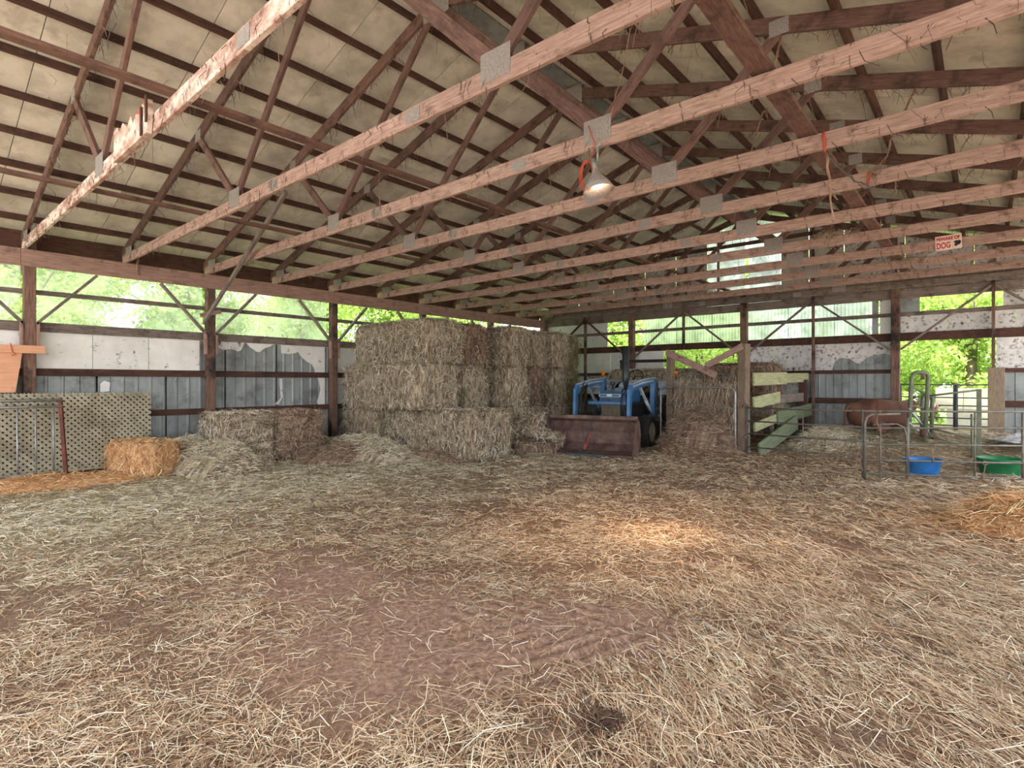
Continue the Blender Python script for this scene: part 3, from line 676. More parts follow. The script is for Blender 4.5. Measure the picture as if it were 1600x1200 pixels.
# ================================================================== HAY BALES
def bale_mesh(name, lx, ly, lz, mat, seed, res=.06, amp=.03, rnd=.11, bulge=.02):
    """rounded, lumpy box standing on z=0, centred in x,y; twine grooves run along x"""
    vs = []; fs = []; uv = []; key = {}
    def vid(p):
        k = (round(p[0], 4), round(p[1], 4), round(p[2], 4))
        if k not in key: key[k] = len(vs); vs.append(list(p))
        return key[k]
    def grid(o, a, b, na, nb):
        o, a, b = np.array(o, float), np.array(a, float), np.array(b, float); la, lb = np.linalg.norm(a), np.linalg.norm(b)
        for i in range(na):
            for j in range(nb):
                q = [(i, j), (i+1, j), (i+1, j+1), (i, j+1)]
                fs.append([vid(o+a*s/na+b*t/nb) for s, t in q]); uv.append([(la*s/na+seed, lb*t/nb) for s, t in q])
    nx_, ny_, nz_ = [max(3, int(round(l/res))) for l in (lx, ly, lz)]
    X, Y, Z = lx/2, ly/2, lz
    grid((-X, -Y, 0), (0, 2*Y, 0), (2*X, 0, 0), ny_, nx_); grid((-X, -Y, Z), (2*X, 0, 0), (0, 2*Y, 0), nx_, ny_)
    grid((-X, -Y, 0), (2*X, 0, 0), (0, 0, Z), nx_, nz_); grid((-X, Y, 0), (0, 0, Z), (2*X, 0, 0), nz_, nx_)
    grid((-X, -Y, 0), (0, 0, Z), (0, 2*Y, 0), nz_, ny_); grid((X, -Y, 0), (0, 2*Y, 0), (0, 0, Z), ny_, nz_)
    P_ = np.array(vs); C_ = P_.copy(); C_[:, 2] -= Z/2; h = np.array([X, Y, Z/2])
    inner = np.clip(C_, -(h-rnd), h-rnd); dl = C_-inner; ln = np.linalg.norm(dl, axis=1)[:, None]; nrm = np.where(ln > 1e-6, dl/np.maximum(ln, 1e-6), 0)
    out = inner+nrm*rnd*np.where(ln > 1e-6, 1, 0); out = np.where(ln > 1e-6, out, C_)
    nn = fbm(C_[:, 0]*1.3+C_[:, 2], C_[:, 1]*1.3-C_[:, 2]*.7, 3, 3, seed)+.6*fbm(C_[:, 0]-C_[:, 2]*2, C_[:, 1]+C_[:, 2]*2, 9, 2, seed+3)
    grv = np.zeros(len(out))
    for k in (-.3, -.1, .1, .3): grv += np.exp(-((C_[:, 1]-k*ly)/.012)**2)*.012
    cc_ = 1-(C_[:, 0]/X)**2*.0
    out = out+nrm*((nn-.75)*amp*2+bulge-grv)[:, None]
    out[:, 2] = np.maximum(out[:, 2]+Z/2, .0)
    m = MB(); m.v = [tuple(v) for v in out]; m.f = [tuple(f) for f in fs]; m.uv = uv; m.mi = [0]*len(fs); m.sm = [True]*len(fs)
    return m.mesh(name, mat), out, nrm
def fuzz_mesh(name, lx, ly, lz, n, cols, seed, lmin=.05, lmax=.16, drape=0.15, w=None):
    """stalk ends sticking out of the faces of a bale"""
    r = RNG; X, Y, Z = lx/2, ly/2, lz
    ar = np.array([ly*lz, ly*lz, lx*lz, lx*lz, lx*ly]); f = r.choice(5, n, p=ar/ar.sum()); a = r.uniform(-.93, .93, n); b = r.uniform(-.93, .93, n)
    P_ = np.zeros((n, 3)); Nn = np.zeros((n, 3))
    for k in range(5):
        s = f == k
        if k < 2: sg = 1 if k == 0 else -1; P_[s] = np.stack([np.full(s.sum(), sg*X), a[s]*Y, (b[s]+1)/2*Z], 1); Nn[s] = (sg, 0, 0)
        elif k < 4: sg = 1 if k == 2 else -1; P_[s] = np.stack([a[s]*X, np.full(s.sum(), sg*Y), (b[s]+1)/2*Z], 1); Nn[s] = (0, sg, 0)
        else: P_[s] = np.stack([a[s]*X, b[s]*Y, np.full(s.sum(), Z)], 1); Nn[s] = (0, 0, 1)
    T = r.normal(0, 1, (n, 3)); T -= Nn*(T*Nn).sum(1)[:, None]; T /= np.linalg.norm(T, axis=1)[:, None]+1e-9
    T[:, 2] -= .35; D_ = T+Nn*np.abs(r.normal(.16, .16, n))[:, None]; D_ /= np.linalg.norm(D_, axis=1)[:, None]
    P_ = P_+Nn*r.uniform(.005, .05, n)[:, None]
    L_ = r.uniform(lmin, lmax, n)
    return strands_mesh(name, P_, D_, L_, r.uniform(.004, .0095, n), pal(n, cols, jit=.28, w=w), curl=.4, droop=drape, flat=False)
HAYC = [(204, 190, 166), (172, 158, 134), (228, 216, 196), (122, 106, 86), (240, 232, 216)]
HAYO = [(150, 144, 96), (124, 116, 72), (176, 168, 120), (92, 84, 52)]
HAYB = [(180, 156, 136), (148, 124, 106), (208, 186, 164), (98, 78, 66), (192, 172, 146)]
BL = {}
def get_bale(kind, dims, seed):
    k = (kind, dims, seed)
    if k not in BL:
        mt = {'hay': 'hay', 'brown': 'haybrown', 'straw': 'straworange', 'olive': 'hay'}[kind]; cl = {'hay': HAYC, 'brown': HAYB, 'straw': ORANGE, 'olive': HAYO}[kind]
        me_, _, _ = bale_mesh('bale_body', *dims, M[mt], seed); area = 2*(dims[0]+dims[1])*dims[2]+dims[0]*dims[1]
        fz = fuzz_mesh('stalk_ends', *dims, int(area*1150), cl, seed, lmax=.17 if kind != 'straw' else .13)
        tw = MB(); X, Y, Z = dims[0]/2+.006, dims[1]/2, dims[2]
        for q in (-.3, -.1, .1, .3):
            for zz in (Z+.004,): tw.tube([(-X, q*2*Y, .1), (-X, q*2*Y, Z-.03), (-X+.04, q*2*Y, zz), (X-.04, q*2*Y, zz), (X, q*2*Y, Z-.03), (X, q*2*Y, .1)], .003, 5)
        BL[k] = (me_, fz, tw.mesh('twine', M['twine']))
    return BL[k]
def bale(loc, rz, dims, kind, seed, label, group=None, rot=None, name='hay_bale'):
    me_, fz, tw = get_bale(kind, dims, seed)
    o = obj_from(me_, name, None, loc, rot or (0, 0, rz)); tag(o, label, 'hay bale' if kind != 'straw' else 'straw bale', group)
    f_ = obj_from(fz, 'stalk_ends', o); f_['kind'] = 'stuff'
    obj_from(tw, 'twine', o); return o
H_ = .85
GS = 'big square hay bales stacked along the left wall'
# front row, three high
bale((2.32, 7.48, .0), math.radians(1.5), (2.5, 1.1, .90), 'hay', 1, 'bottom bale at the front of the stack, its cut end jutting past the others', GS)
bale((.60, 6.98, .0), math.radians(0), (.95, .85, .88), 'hay', 2, 'short bottom bale at the front of the stack against the left wall', GS)
bale((1.44, 7.0, .92), math.radians(-1), (2.56, .95, .88), 'hay', 3, 'middle bale of the front stack, wide rounded ends, below the top one', GS)
bale((1.56, 7.12, 1.80), math.radians(1), (2.42, .84, .84), 'hay', 4, 'top bale at the front of the stack, its long side facing the floor', GS)
rows = [(8.14, .82, 2.60, 'second'), (9.18, .80, 2.88, 'third'), (10.12, .66, 2.66, 'fourth'), (10.84, .62, 2.80, 'fifth'), (11.62, .80, 2.56, 'sixth')]
tiers = ('bottom', 'middle', 'top')
for ri, (yc, wy, xe, nm) in enumerate(rows):
    for t in range(3):
        dims = (2.5 if xe > 2.65 else 2.42, wy-.13, [.90, .88, .84][t]); dx_ = [-.0, -.06, 0][t]*random.choice((-1, 1)); d2 = 'brown' if (ri, t) in ((0, 2), (2, 1)) else 'hay'
        if ri == 4: d2 = 'olive'
        bale((max(xe-1.25+dx_, 1.34)+(.02 if t == 0 else 0), yc, [0, .91, 1.80][t]+random.uniform(-.01, .01)*0), math.radians(random.uniform(-1.5, 1.5)), dims, d2, 5+(ri+t) % 3,
             '%s bale in the %s column of the stack counted from the front' % (tiers[t], nm), GS)
# two bales standing alone by the left wall
bale((.54, 4.19, 0), math.radians(-90), (.90, .86, .90), 'hay', 21, 'left one of two grey-brown hay bales standing by the corrugated wall', 'pair of bales by the left wall')
bale((.54, 5.13, 0), math.radians(-88), (.92, .88, .89), 'brown', 22, 'right one of two hay bales by the corrugated wall, pinkish stalks', 'pair of bales by the left wall')
bale((.62, 2.72, 0), math.radians(22), (.98, .50, .52), 'straw', 31, 'small golden straw bale in front of the lattice panel', name='straw_bale')
# bales seen behind the feeder and behind the tractor
bale((4.35, 12.95, .0), 0, (2.5, .85, .88), 'hay', 5, 'bale lying behind the tractor against the back wall', 'bales along the back wall')
bale((4.35, 12.95, .9), 0, (2.5, .85, .84), 'hay', 6, 'upper bale behind the tractor under the wall opening', 'bales along the back wall')
bale((6.40, 12.9, .25), 0, (1.55, .85, .86), 'hay', 23, 'lower bale behind the feeder posts against the back wall', 'bales along the back wall')
bale((6.35, 12.9, 1.12), math.radians(2), (1.5, .85, .72), 'brown', 24, 'upper bale behind the feeder posts under the wall opening', 'bales along the back wall')
# broken flakes
FL = [((3.48, 8.92, .02), (0.10, .12, .5), 'lowest broken flake of hay on the floor between stack and bucket'), ((3.52, 9.02, .24), (-.18, .22, .75), 'tilted flake of hay on top of the broken ones beside the bucket'),
      ((3.3, 8.75, .46), (.22, -.2, .3), 'uppermost flake of hay sliding off the heap beside the stack')]
for i, (p, r_, lb) in enumerate(FL):
    bale(p, 0, (.85, .62, .2), 'hay' if i else 'brown', 40, lb, 'broken flakes of hay', rot=r_, name='hay_flake')['category'] = 'hay flake'
# ------------------------------------------------------------------ heaps of loose hay
def heap(name, cx, cy, rx, ry, h, a, n, cols, label, mat, base=None, lmax=.22, cat='hay', top=1.0):
    m = MB(); na, nr = 40, 14; m.v.append((0, 0, h)); s0 = random.random()*50
    for j in range(1, nr+1):
        for i in range(na):
            t = 2*PI*i/na; rr = j/nr; k = 1+.25*(float(vnoise(math.cos(t)*2+s0, math.sin(t)*2, 1, 5))-.5)
            x_ = math.cos(t)*rx*rr*k; y_ = math.sin(t)*ry*rr*k
            z_ = h*(1-rr**2.0)**1.1*(0.8+.4*float(fbm(x_+s0, y_, 4, 3, 7)))+.05*(float(fbm(x_, y_+s0, 11, 2, 8))-.5) if j < nr else -.06
            m.v.append((x_, y_, z_))
    for i in range(na): m.face((0, 1+i, 1+(i+1) % na), [(0, 0), (.1, 0), (.1, .1)], 0, True)
    for j in range(nr-1):
        for i in range(na):
            a0 = 1+j*na+i; a1 = 1+j*na+(i+1) % na; v4 = (a0, a0+na, a1+na, a1); m.face(v4, [(m.v[q][0], m.v[q][1]) for q in v4], 0, True)
    z0 = float(HT(cx, cy)); ca_, sa_ = math.cos(a), math.sin(a)
    m.v = [(x_, y_, z_+float(HT(cx+x_*ca_-y_*sa_, cy+x_*sa_+y_*ca_))-z0-.01) for x_, y_, z_ in m.v]
    me_ = m.mesh(name, M[mat])
    o = obj_from(me_, name, None, (cx, cy, z0), (0, 0, a)); tag(o, label, cat, kind='stuff')
    vv = np.array(m.v); fi = RNG.integers(1, len(vv)-na, n); P_ = vv[fi]+RNG.normal(0, .03, (n, 3))*(1, 1, .25)
    th = RNG.uniform(0, 2*PI, n); tl = np.abs(RNG.normal(.15, .3, n)); D_ = np.stack([np.cos(th)*np.cos(tl), np.sin(th)*np.cos(tl), np.sin(tl)-.1], 1)
    s = obj_from(strands_mesh('stalks', P_, D_, RNG.uniform(.06, lmax, n), RNG.uniform(.0035, .0075, n), pal(n, cols, .22), curl=.5, droop=.2, flat=False), 'stalks', o); s['kind'] = 'stuff'
    return o
heap('loose_hay', 1.15, 3.62, .75, .62, .46, .5, 5200, GREEN, 'heap of loose greenish hay between the straw bale and the pair of bales', 'hay')
heap('loose_hay', .55, 3.35, .5, .45, .52, .2, 2500, GREEN, 'low shock of loose hay against the wall post behind the straw bale', 'hay')
heap('loose_hay', 1.35, 5.65, .6, .75, .22, .3, 3200, HAYB, 'loose brownish hay spilled at the foot of the pair of bales', 'haybrown')
heap('loose_hay', 1.62, 6.15, 1.4, .55, .20, .05, 5200, GREEN, 'green hay spread along the foot of the big stack', 'hay')
heap('loose_hay', 2.9, 6.75, .7, .3, .16, .2, 1800, HAYB, 'torn brown hay at the front corner of the bottom bale', 'haybrown')
heap('loose_straw', .75, 1.55, .45, 1.1, .12, -.1, 2600, ORANGE, 'drift of golden straw at the foot of the lattice and gate', 'straworange', cat='straw')
heap('loose_straw', 10.98, 7.42, .78, .6, .34, .4, 12000, ORANGE, 'heap of bright golden straw on the right near the tubs', 'straworange', lmax=.26, cat='straw')
heap('loose_hay', 6.18, 10.75, .82, .5, .55, -.2, 14000, HAYB, 'heap of wasted hay under the feeder between the two wooden posts', 'haybrown')
heap('dung_clump', 9.35, 2.0, .14, .10, .05, .2, 160, [(70, 52, 42), (96, 74, 58)], 'small dark clump on the bare dirt at the bottom of the picture', 'dark', cat='dung', lmax=.12)
heap('loose_hay', 8.2, 12.4, .9, .8, .12, .2, 4000, GREEN, 'greenish bedding hay spread in the pen', 'hay')

# ================================================================== LATTICE, GATE, BOARD AT THE LEFT
lt = empty('lattice_panel', (.13, .55, .12), label='dusty white diagonal lattice panel leaning along the left wall', cat='lattice')
Wd_, Hd_ = 2.42, 1.16; stp = .085
def clipline(c, s):
    """points of the 45 degree line  b = s*a + c  inside the panel"""
    pts = []
    for a in (0, Wd_):
        b = s*a+c
        if 0 <= b <= Hd_: pts.append((a, b))
    for b in (0, Hd_):
        a = (b-c)/s
        if 0 < a < Wd_: pts.append((a, b))
    return sorted(pts)[:1]+sorted(pts)[-1:] if len(pts) >= 2 else None
for s, xo in ((1, 0), (-1, .009)):
    c = -Wd_ if s > 0 else 0
    while c < (Hd_ if s > 0 else Hd_+Wd_):
        pp = clipline(c, s)
        if pp and math.dist(*pp) > .08:
            (a0, b0), (a1, b1) = pp
            m = MB(); m.beam((xo, a0, b0), (xo, a1, b1), .037, .005, (1, 0, 0), c=.001); m.build('slat', M['lattice'], lt)
        c += stp
MB().box(-.03, -.024, 0, Wd_, .02, Hd_-.04, c=.001).build('shade_backing', M['shadesheet'], lt)  # added dark sheet so the lattice holes read as shadow
for p0, p1 in (((0, 0), (Wd_, 0)),): MB().beam((-.004, p0[0], p0[1]), (-.004, p1[0], p1[1]), .04, .02, (1, 0, 0)).build('edge_strip', M['lattice'], lt)
lt.rotation_euler = (0, math.radians(-3), 0)
gt = empty('steel_gate', (.42, .45, .02), label='small grey barred gate leaning in front of the lattice at left', cat='gate')
for z_ in (1.17, 1.08): MB().tube([(0, 0, z_), (0, 1.32, z_)], .02).build('rail', M['galv'], gt)
for i in range(7): MB().tube([(0, .05+i*.195, 0.02), (0, .05+i*.195, 1.08)], .013).build('bar', M['galv'], gt)
MB().tube([(0, 0, .12), (0, 1.3, .12)], .016).build('rail', M['galv'], gt)
MB().beam((0.02, 1.36, 0), (-.02, 1.30, 1.2), .045, .045).build('end_post', M['redbrown'], gt)
gt.rotation_euler = (0, math.radians(-2), 0)
bd = empty('board_hopper', (.07, -.2, 1.30), label='tan plywood board hanging under a crosspiece above the lattice', cat='board')
m = MB(); m.prism([(0, 0), (1.50, 0), (1.58, .62), (0, .62)], 0, .016, lambda a, b, t: (t, a, b)); m.build('plywood', M['ply'], bd)
MB().beam((.035, -.2, .62), (.035, 1.82, .62), .038, .115).build('crosspiece', M['ply'], bd)
MB().tube([(.06, 1.44, .7), (.062, 1.46, .58), (.06, 1.50, .54), (.03, 1.46, .53)], .006, 6).build('cord', M['orangecord'], bd)

# ================================================================== TRACTOR
TH = math.radians(-22)    # local -y faces the camera side
tx, ty = 4.52, 9.42
TZ = float(HT(4.3, 10.5))
RZT = math.radians(40.75)-math.radians(33)
tr_ = empty('tractor', (tx, ty, TZ), RZT, label='blue farm tractor with front loader and rusty bucket', cat='tractor')
def TP(mb, name, mat, parent=None, **k): return mb.build(name, M[mat], parent or tr_, **k)
# bucket (side profile in y,z)
BO = -.33
prof = [(0, .02), (.50, .05), (.66, .18), (.70, .40), (.62, .62), (.46, .74)]
pin = [(y_+(-.0 if i == 0 else -.012), z_+.014) for i, (y_, z_) in enumerate(prof)]
poly = prof+pin[::-1]
bw = .93
bk = MB(); bk.prism(poly, -bw, bw, lambda a, b, t: (t, a, b)); B = TP(bk, 'bucket', 'rust', loc=(.04, BO, 0), rot=(0, 0, math.radians(7)))
for s in (-1, 1):
    m = MB(); m.prism([(.0, .03), (.50, .06), (.66, .18), (.70, .40), (.62, .62), (.46, .74), (.38, .70), (.06, .10)], s*bw-.008, s*bw+.008, lambda a, b, t: (t, a, b)); TP(m, 'side_plate', 'rust', B)
m = MB(); m.box(-bw-.02, bw+.02, -.05, .07, .0, .022); TP(m, 'cutting_edge', 'rust', B)
m = MB(); m.box(-.38, .42, -.10, -.0, -.005, .055, c=.01); TP(m, 'edge_plate', 'darkmetal', B)
m = MB(); m.box(-bw, bw, .43, .48, .69, .77, c=.01); TP(m, 'top_lip', 'rust', B)
m = MB()
ch_ = [(.04, .40, .72), (.03, .30, .56), (.0, .18, .42), (-.03, .12, .30), (-.08, .06, .16), (-.13, .02, .06)]
for i in range(len(ch_)-1):
    a_, b2 = Vector(ch_[i]), Vector(ch_[i+1])
    for j in range(3): q = a_.lerp(b2, (j+.5)/3); m.tube([q+Vector((.012*math.cos(t), .012*math.sin(t)*(1 if j % 2 else .3), .03*math.sin(t))) for t in np.linspace(0, 2*PI, 9)[:-1]], .006, 5, closed=True)
TP(m, 'chain', 'darkmetal', B)
m = MB(); m.beam((-.02, .10, .18), (.02, .20, .44), .05, .03); m.beam((-.05, .08, .12), (-.02, .10, .22), .03, .05); TP(m, 'chain_binder', 'red', B)
# body
def loft(mb, secs, smooth=False):
    """secs: list of lists of xyz with the same count"""
    n = len(secs[0]); base = len(mb.v)
    for s in secs: mb.v += [tuple(p) for p in s]
    for j in range(len(secs)-1):
        for i in range(n):
            k = (i+1) % n; mb.face((base+j*n+i, base+j*n+k, base+(j+1)*n+k, base+(j+1)*n+i), [(i*.1, j*.3), (i*.1+.1, j*.3), (i*.1+.1, j*.3+.3), (i*.1, j*.3+.3)], 0, smooth)
    mb.face([base+i for i in range(n)][::-1]); mb.face([base+(len(secs)-1)*n+i for i in range(n)])
    return mb
def rr(w, z0, z1, y_, c=.06): return [(-w+c, y_, z0), (w-c, y_, z0), (w, y_, z0+c), (w, y_, z1-c), (w-c, y_, z1), (-w+c, y_, z1), (-w, y_, z1-c), (-w, y_, z0+c)]
hd = MB(); loft(hd, [rr(.245, .98, 1.20, 1.02, .03), rr(.26, .96, 1.24, 1.10, .03), rr(.27, .96, 1.30, 1.7, .05), rr(.27, .96, 1.33, 2.15, .06)]); HD = TP(hd, 'hood', 'blue')
m = MB(); m.box(-.25, .25, .985, 1.02, 1.13, 1.185, c=.006); TP(m, 'grille_band', 'palepaint', HD)
for s in (-1, 1): m = MB(); m.box(min(s*.06, s*.22), max(s*.06, s*.22), .975, .99, 1.145, 1.172, c=.003); TP(m, 'band_inset', 'darkmetal', HD)
m = MB(); m.box(-.055, .055, .968, .99, 1.135, 1.18, c=.003); TP(m, 'badge', 'chrome', HD)
for i in range(15): m = MB(); x_ = -.21+i*.03; m.box(x_-.006, x_+.006, 1.0, 1.03, .985, 1.10, c=.002); TP(m, 'grille_slat', 'darkmetal', HD)
rg = MB(); loft(rg, [rr(.22, .62, .98, 1.06, .02), rr(.24, .60, .98, 1.30, .02)]); RG = TP(rg, 'radiator_housing', 'darkmetal')
for i in range(14): m = MB(); x_ = -.195+i*.03; m.box(x_-.0055, x_+.0055, 1.03, 1.062, .64, .95, c=.002); TP(m, 'radiator_bar', 'rim', RG)
eb = MB(); loft(eb, [rr(.20, .45, .98, 1.25, .04), rr(.22, .42, .98, 2.0, .04), rr(.26, .45, 1.0, 2.6, .05), rr(.24, .4, .95, 3.25, .05)]); TP(eb, 'engine_block', 'darkmetal')
m = MB(); m.box(-.48, .48, .93, 1.0, .96, 1.03, c=.01); TP(m, 'cross_beam', 'blue')
for s in (-1, 1):
    m = MB(); m.beam((s*.36, 1.0, .98), (s*.32, 1.18, .62), .05, .06); TP(m, 'beam_bracket', 'darkmetal')
# exhaust
m = MB(); m.tube([(.12, 1.62, 1.28), (.12, 1.62, 1.5), (.12, 1.62, 2.22)], .062, 16, radii=[.03, .078, .078]); EX = TP(m, 'exhaust_stack', 'darkmetal')
m = MB(); m.tube([(.12, 1.62, 2.16), (.12, 1.62, 2.24)], .045, 12); TP(m, 'exhaust_tip', 'black', EX)
m = MB(); m.tube([(-.14, 1.5, 1.27), (-.14, 1.5, 1.40)], .025, 10); m.tube([(-.14, 1.5, 1.38), (-.14, 1.5, 1.46)], .055, 14); TP(m, 'air_intake_cap', 'darkmetal')
# console, steering wheel, seat
m = MB(); loft(m, [rr(.24, 1.2, 1.42, 2.12, .04), rr(.25, 1.1, 1.50, 2.34, .06)]); TP(m, 'dash_console', 'palepaint')
sw = MB(); sw.tube([(0+.19*math.cos(t), 2.55+.10*math.sin(t), 1.58+.16*math.sin(t)) for t in np.linspace(0, 2*PI, 21)[:-1]], .014, 8, closed=True)
for t in (0, 2.1, 4.2): sw.tube([(0, 2.55, 1.58), (.19*math.cos(t), 2.55+.10*math.sin(t), 1.58+.16*math.sin(t))], .009, 6)
sw.tube([(0, 2.35, 1.45), (0, 2.55, 1.58)], .02, 8); TP(sw, 'steering_wheel', 'black')
st = MB(); loft(st, [rr(.24, 1.08, 1.18, 2.85, .03), rr(.25, 1.06, 1.18, 3.25, .03)]); st.prism([(3.2, 1.15), (3.28, 1.15), (3.36, 1.5), (3.28, 1.5)], -.23, .23, lambda a, b, t: (t, a, b)); TP(st, 'seat', 'black')
# wheels
def wheel(name, x_, y_, R, w, rim_r, lugs, s):
    prof_ = [(rim_r, -w*.42), (R*.80, -w*.50), (R*.93, -w*.46), (R*.965, -w*.3), (R*.97, 0), (R*.965, w*.3), (R*.93, w*.46), (R*.80, w*.50), (rim_r, w*.42), (rim_r*.96, 0), (rim_r, -w*.42)]
    m = MB(); m.lathe(prof_, 36, 'x'); Wl = TP(m, name, 'black', loc=(x_, y_, R))
    m = MB()
    for i in range(lugs):
        t = 2*PI*i/lugs
        for sg in (-1, 1):
            t2 = t+(PI/lugs if sg > 0 else 0); tt = t2+.16
            p0 = Vector((sg*w*.02, R*.975*math.cos(tt), R*.975*math.sin(tt))); p1 = Vector((sg*w*.48, R*.955*math.cos(t2), R*.955*math.sin(t2)))
            m.beam(p0, p1, .035, .05, (0, math.cos(t2), math.sin(t2)), c=.006)
    TP(m, 'tread_lugs', 'black', Wl)
    m = MB(); m.lathe([(rim_r*1.02, w*.40*s), (rim_r*.94, w*.40*s), (rim_r*.90, w*.22*s), (rim_r*.55, w*.12*s), (rim_r*.30, w*.16*s), (rim_r*.28, w*.26*s), (.0001, w*.27*s)], 28, 'x'); TP(m, 'rim', 'rim', Wl)
    m = MB()
    for i in range(6): t = 2*PI*i/6; m.tube([(w*.12*s, rim_r*.42*math.cos(t), rim_r*.42*math.sin(t)), (w*.18*s, rim_r*.42*math.cos(t), rim_r*.42*math.sin(t))], .014, 6)
    TP(m, 'wheel_nuts', 'galv', Wl)
for s in (-1, 1):
    wheel('front_wheel', s*.72, 1.38, .37, .22, .21, 16, s); wheel('rear_wheel', s*.84, 3.15, .70, .36, .36, 22, s)
m = MB(); m.beam((-.66, 1.38, .40), (.66, 1.38, .40), .10, .09); TP(m, 'front_axle', 'darkmetal')
m = MB(); m.tube([(-.75, 3.15, .70), (.75, 3.15, .70)], .10, 12); TP(m, 'rear_axle', 'darkmetal')
# fenders with work lights and amber beacons
for s in (-1, 1):
    m = MB(); pts = []
    for t in np.linspace(math.radians(35), math.radians(165), 12): pts.append((3.15-.80*math.cos(t)*-1*-1, .70+.80*math.sin(t)))
    outer = pts; inner = [(3.15+(a-3.15)*.97, .70+(b-.70)*.97) for a, b in pts]
    x0, x1 = sorted((s*.58, s*1.06)); m.prism(outer+inner[::-1], x0, x1, lambda a, b, t: (t, a, b)); FE = TP(m, 'fender', 'palepaint')
    m = MB(); m.box(min(s*.62, s*1.06), max(s*.62, s*1.06), 2.38, 2.46, 1.30, 1.47, c=.02); TP(m, 'fender_front', 'palepaint', FE)
    m = MB(); m.lathe([(.0001, -.05), (.06, -.045), (.066, -.02), (.055, .05), (.0001, .06)], 18, 'y'); m2 = TP(m, 'work_light', 'darkmetal', FE, loc=(s*.86, 2.34, 1.42))
    m = MB(); m.lathe([(.0001, -.062), (.045, -.056), (.055, -.044)], 18, 'y'); TP(m, 'light_glass', 'chrome', FE, loc=(s*.86, 2.34, 1.42))
    m = MB(); m.tube([(0, 0, -.06), (0, 0, -.04)], .03, 10); m.tube([(0, 0, -.04), (0, 0, .055)], .055, 14, radii=[.05, .046]); TP(m, 'beacon', 'amber', FE, loc=(s*.92, 2.75, 1.66))
    m = MB(); m.tube([(s*.92, 2.75, 1.45), (s*.92, 2.75, 1.63)], .012, 8); TP(m, 'beacon_stalk', 'darkmetal', FE)
# roll bar
rb = MB(); rb.beam((-.66, 3.35, .95), (-.66, 3.35, 1.98), .07, .07); rb.beam((.66, 3.35, .95), (.66, 3.35, 2.02), .08, .08); rb.beam((-.7, 3.35, 1.98), (.7, 3.35, 1.98), .08, .075); TP(rb, 'roll_bar', 'black')
# loader
for s in (-1, 1):
    x_ = s*.61
    tw = MB(); tw.prism([(1.95, .55), (2.12, .55), (2.16, 1.46), (2.10, 1.53), (2.0, 1.50)], x_-.05, x_+.05, lambda a, b, t: (t, a, b)); T_ = TP(tw, 'loader_tower', 'blue')
    m = MB(); m.prism([(2.14, 1.47), (2.10, 1.55), (1.30, 1.50), (.62, 1.40), (.52, 1.30), (.49, .72), (.47, .30), (.56, .28), (.60, .72), (.65, 1.22), (.78, 1.30), (1.35, 1.34)], x_-.03, x_+.03, lambda a, b, t: (t, a, b)); A_ = TP(m, 'loader_arm', 'blue')
    m = MB(); m.prism([(2.10, 1.535), (1.30, 1.485), (.62, 1.385), (.62, 1.407), (1.30, 1.507), (2.10, 1.557)], x_-.034, x_+.034, lambda a, b, t: (t, a, b)); TP(m, 'worn_top', 'palepaint', A_)
    m = MB(); m.prism([(2.08, 1.50), (1.3, 1.46), (.70, 1.37), (.70, 1.34), (1.3, 1.41), (2.08, 1.47)], x_-.033, x_+.033, lambda a, b, t: (t, a, b)); TP(m, 'worn_stripe', 'palepaint', A_)
    m = MB(); m.beam((x_, 1.98, .72), (x_, 1.15, 1.36), .05, .05); m.tube([(x_-.0, 1.98, .72), (x_, 1.55, 1.05)], .038, 12); TP(m, 'lift_cylinder', 'palepaint', A_)
    m = MB(); m.tube([(x_-s*.08, .95, 1.36), (x_-s*.08, .62, 1.16)], .035, 12); m.tube([(x_-s*.08, .66, 1.18), (x_-s*.08, .66, .58)], .034, 12); m.tube([(x_-s*.08, .66, .58), (x_-s*.08, .66, .38)], .018, 10); TP(m, 'bucket_cylinder', 'black', A_)
    m = MB(); m.tube([(x_-s*.05, .9, 1.44), (x_-s*.15, .55, 1.28), (x_-s*.12, .50, .9), (x_-s*.1, .62, .6)], .012, 6); m.tube([(x_-s*.09, .95, 1.42), (x_-s*.22, .62, 1.1), (x_-s*.14, .56, .8)], .012, 6); TP(m, 'hydraulic_hose', 'black', A_)
m = MB(); m.tube([(-.66, 1.45, 1.40), (.66, 1.45, 1.40)], .0001, 4)
m = MB(); m.beam((-.60, 2.06, .60), (.60, 2.06, .60), .1, .1); TP(m, 'subframe', 'darkmetal')
m = MB(); m.tube([(.2, 2.2, 1.4), (.38, 2.3, 1.62), (.5, 2.45, 1.5)], .008, 6); TP(m, 'cable', 'black')

# ================================================================== FEEDER BETWEEN TWO POSTS
def V3(a): return Vector(a)
fe = empty('hay_feeder', (5.3, 11.38, float(HT(5.3, 11.38))), label='wooden post hay feeder with round-cornered pipe panel beside the tractor', cat='feeder')
FZ = fe.location.z
def FP(mb, name, mat, **k): return mb.build(name, M[mat], fe, **k)
ex = Vector((1.75, -.48, 0)); el = ex.length; eu = ex.normalized(); en = Vector((-.48, -1.75, 0)).normalized()*1
def fp(s, z, off=0): return eu*s+en*off+Vector((0, 0, z-FZ))
for s, w_, zt_, nm in ((0.05, .16, 2.13, 'post'), (el, .19, 2.18, 'post')):
    m = MB(); m.beam(fp(s, -.1), fp(s, zt_), w_*.8, w_, eu, c=.02, n=6, bend=.01); FP(m, nm, 'feedpost')
m = MB(); m.beam(fp(.0, 2.10, .08), fp(1.25, 1.58, .08), .04, .13); FP(m, 'brace', 'chord')
m = MB(); m.beam(fp(1.0, 1.78, .06), fp(el+.02, 2.14, .06), .04, .12); FP(m, 'brace', 'chord')
m = MB(); m.beam(fp(1.12, .6, .0), fp(1.12, 1.72, .0), .05, .07); FP(m, 'stave', 'web')
